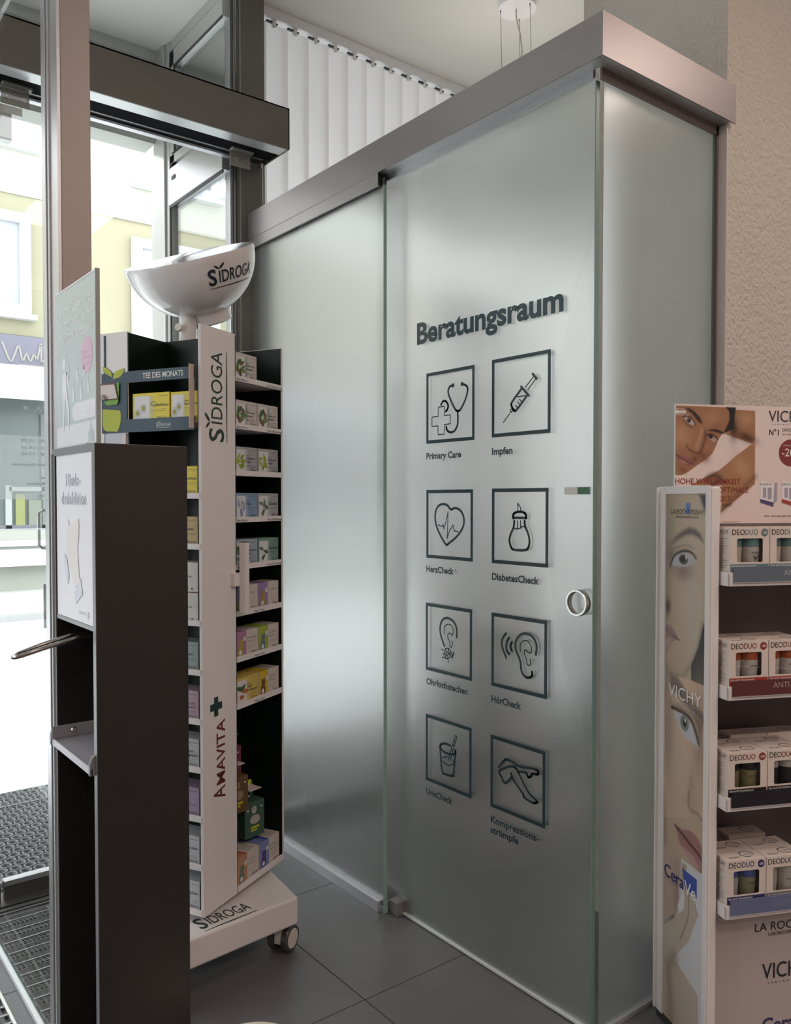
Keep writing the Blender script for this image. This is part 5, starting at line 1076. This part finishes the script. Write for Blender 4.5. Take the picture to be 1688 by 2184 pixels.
# ---- deodorant duo cartons
CWD, CHT, CDP = .0985, .0995, .050
CART = mat('carton_cream', (.66, .575, .52), .45)
def rrect(x0, x1, y0, y1, r, n=4):
    P = []
    for cx, cy, a0 in ((x1-r, y1-r, 0), (x0+r, y1-r, 90), (x0+r, y0+r, 180), (x1-r, y0+r, 270)):
        for i in range(n+1): a = radians(a0+90*i/n); P.append((cx+r*cos(a), cy+r*sin(a)))
    return P
PLW = clear_glass('carton_film', (.97, .98, .97), .6)
def duo(label, loc, cap, body, band, acc, note, group, front=True, body2=None, disc=None):
    t = thing('deodorant_carton', label, 'deodorant pack', loc, DA, group)
    w, h, d = CWD, CHT, CDP; fr = Fr((0, -d, 0), (1, 0, 0), (0, 0, 1), (0, -1, 0)); tp = Fr((0, 0, h), (1, 0, 0), (0, 1, 0), (0, 0, 1))
    am = mat('accent_%d_%d_%d' % tuple(int(c*100) for c in acc), acc, .45); bm2 = mat('band_%d_%d_%d' % tuple(int(c*100) for c in band), band, .45)
    b = B()
    b.rect(0, w, -d, 0, 0, CART, Fr((0, 0, h), (1, 0, 0), (0, 1, 0), (0, 0, 1))).rect(0, w, -d, 0, .0002, CART, ID).rect(0, w, 0, h, 0, CART, Fr((0, 0, 0), (1, 0, 0), (0, 0, 1), (0, 1, 0)))
    b.rect(-d, 0, 0, h, 0, CART, Fr((0, 0, 0), (0, 1, 0), (0, 0, 1), (1, 0, 0))).rect(-d, 0, 0, h, w, CART, Fr((0, 0, 0), (0, 1, 0), (0, 0, 1), (1, 0, 0)))
    if front:
        arcs = rrect(.0165, .0815, .0215, .0745, .004); cor = [(w, h), (0, h), (0, 0), (w, 0)]
        for q in range(4):
            ar = arcs[q*5:(q+1)*5]; b.add([fr.p(*cor[q])]+[fr.p(*p) for p in ar], [(0, i+1, i+2) for i in range(4)], CART)
            nx_ = arcs[((q+1)*5) % 20]; b.add([fr.p(*cor[q]), fr.p(*ar[4]), fr.p(*nx_), fr.p(*cor[(q+1) % 4])], [(0, 1, 2, 3)], CART)
    else: b.rect(0, w, 0, h, 0, CART, fr)
    b.build('carton', t, local=True, recalc=False)
    if front:
        B().rect(.012, .086, .018, .078, -.0006, PLW, fr).build('clear_window', t, local=True, recalc=False)
        for j, (cx, r_, cb, bb_) in enumerate(((.0265, .0165, cap, body), (.0665, .0205, body2[0] if body2 else cap, body2[1] if body2 else body))):
            cm = mat('cap_%d_%d_%d' % tuple(int(c*100) for c in cb), cb, .35); bm3 = mat('bottle_%d_%d_%d' % tuple(int(c*100) for c in bb_), bb_, .3)
            f = Fr((cx, -.0245, .001), (1, 0, 0), (0, 1, 0), (0, 0, 1))
            bo = B().lathe([(r_*.80, 0), (r_*.86, .004), (r_*1.0, .050), (r_*.99, .054), (.3*r_, .056)], bm3, f, 24).build('bottle', t, local=True, smooth=True)
            B().lathe([(r_*.98, .0545), (r_*1.0, .058), (r_*.96, .082), (r_*.8, .088), (.001, .089)], cm, f, 24).build('cap', bo, local=True, smooth=True)
            if j == 1:
                lf_ = Fr((cx, -.0245-r_-.0008, .0), (1, 0, 0), (0, 0, 1), (0, -1, 0)); q = B()
                q.text('VICHY', -.013+(.003 if j else 0), .040, .022, .0045, TINK, lf_, 0, res=1, bold=.01)
                if note == 'V': q.flat([(-.006, .036), (-.003, .036), (.001, .029), (.005, .036), (.008, .036), (.002, .026), (0, .026)], 0, TINK, lf_)
                for z_ in (.020, .016, .013): q.rect(-.012, .012, z_, z_+.0006, 0, GREYE, lf_)
                q.build('bottle_print', bo, local=True, recalc=False)
        B().rect(0, w*.985, 0, .0175, .0003, bm2, fr).build('colour_band', t, local=True, recalc=False); b = B()
        b.text('DEO', .004, .0825, .0315, .0120, BRN, fr, .0004, bold=.005); b.build('deo_lettering', t, local=True, recalc=False); b = B().text('DUO', .037, .0825, .0315, .0120, am, fr, .0004, bold=.005)
        b.build('duo_lettering', t, local=True, recalc=False); b = B()
        b.disc(.086, .0875, .0088, .0004, mat('disc_%d' % int(acc[0]*1000), disc or acc, .45), fr, n=24).text('-20', .0800, .0850, .0115, .0050, WHP, fr, .0007, bold=.02, res=2)
        b.build('discount_disc', t, local=True, recalc=False); b = B()
        b.text(('48H ' if note != '72' else '72H ')+'ANTI-TRANSPIRANT', .003, .0108, .062, .0038, WHP, fr, .0006, bold=.01, res=1); b.build('front_print', t, local=True, recalc=False)
    ls = Fr((-.0002, 0, 0), (0, -1, 0), (0, 0, 1), (-1, 0, 0)); b = B().text('VICHY', .010, .084, .032, .0095, TINK, ls, .0002, res=2)
    for i in range(6): b.rect(.012, .036-(i % 3)*.004, .073-i*.0055, .0742-i*.0055, .0002, GREYE, ls)
    for i in range(4): b.rect(.012, .038-(i % 2)*.006, .024-i*.0055, .0252-i*.0055, .0002, GREYE, ls)
    b.stroke([(.022+.008*cos(a), .036+.0075*sin(a)) for a in [i*.6 for i in range(10)]], .0010, .0002, am, ls, dd=1e-5); b.build('side_print', t, local=True, recalc=False)
    b = B().text('VICHY', .012, -.040, .030, .008, TINK, Fr((0, 0, h+.0002), (1, 0, 0), (0, 1, 0), (0, 0, 1)), .0002, res=2)
    b.stroke([(.066+.016*cos(a), -.024+.013*sin(a)) for a in [i*.35-.4 for i in range(17)]], .0022, .0003, am, tp, dd=1e-5).text('-20', .056, -.028, .020, .006, TINK, tp, .0003, res=1); b.build('top_print', t, local=True, recalc=False)
    return t
RC = [((.16, .30, .31), (.60, .55, .50), (.13, .22, .25), (.13, .19, .22)), ((.52, .10, .025), (.62, .57, .54), (.33, .045, .02), (.24, .035, .025)), ((.018, .018, .022), (.26, .23, .115), (.02, .012, .012), (.24, .035, .025)), ((.10, .14, .42), (.56, .55, .54), (.035, .035, .13), (.03, .03, .13))]
RN = ['teal banded', 'orange capped', 'amber bottle', 'blue capped']
for i, z in enumerate(ROWZ):
    cap, body, band, acc = RC[i]
    for j in range(2):
        s0 = .0335+j*.1005; nm_ = RN[i]; cp, bd, b2, bnd = cap, body, None, band
        if i == 2 and j == 1: cp, bd, b2, nm_ = (.60, .58, .56), (.03, .03, .035), ((.60, .58, .56), (.025, .025, .03)), 'black bottle'
        if i == 3 and j == 1: cp, bd, bnd, nm_ = (.60, .58, .55), (.60, .57, .53), (.13, .12, .14), 'all white bottle'
        if i == 3 and j == 0: b2 = ((.10, .14, .42), (.30, .30, .20))
        lab = '%s duo deodorant carton, %s on %s shelf' % (nm_, ('beside the portrait panel', 'second from the portrait panel')[j], ('top', 'second', 'third', 'lowest')[i])
        duo(lab, tuple(df.p(s0, .2400-CDP, z+.0004)), cp, bd, bnd, acc, 'V' if i == 0 else ('72' if i == 1 else ''), 'duo deodorant cartons at shelf front', True, b2)
        if i > 0:
            dz = 0
            duo('white carton in second row behind %s %s one, %s shelf' % (('the first', 'the second')[j], nm_, ('top', 'second', 'third', 'lowest')[i]), tuple(df.p(s0+.002, .2400-2*CDP-.003, z+.0004)), cp, bd, bnd, acc, '', 'duo deodorant cartons in the rows behind', False)
for i, j, a_, dz in ((2, 1, .086, 0), (2, 2, .086, 0), (3, 1, .085, 0)):
    duo('white carton at the very back of the %s shelf, %s' % (('top', 'second', 'third', 'lowest')[i], ('first', 'near the middle', 'furthest right')[j]), tuple(df.p(.0335+j*.1005-.01, a_-CDP+.03, ROWZ[i]+.0004)), RC[i][0], RC[i][1], RC[i][2], RC[i][3], '', 'duo deodorant cartons in the rows behind', False)
# ---- round lid just cut by the bottom edge of the frame
lc = A3(-.845, .126, 0)-FH*.10
ld = thing('round_bin', 'cream rimmed round bin cut by the bottom edge of the view', 'bin', tuple(lc))
B().cyl(lc, lc+A3(0, 0, .288), .090, .098, CREAM, 40).build('bin_body', ld, smooth=True)
B().lathe([(.001, .290), (.090, .290), (.094, .299), (.100, .299), (.101, .286), (.097, .286)], CREAM, Fr(lc, (1, 0, 0), (0, 1, 0), (0, 0, 1)), 48).build('bin_lid', ld, smooth=True)
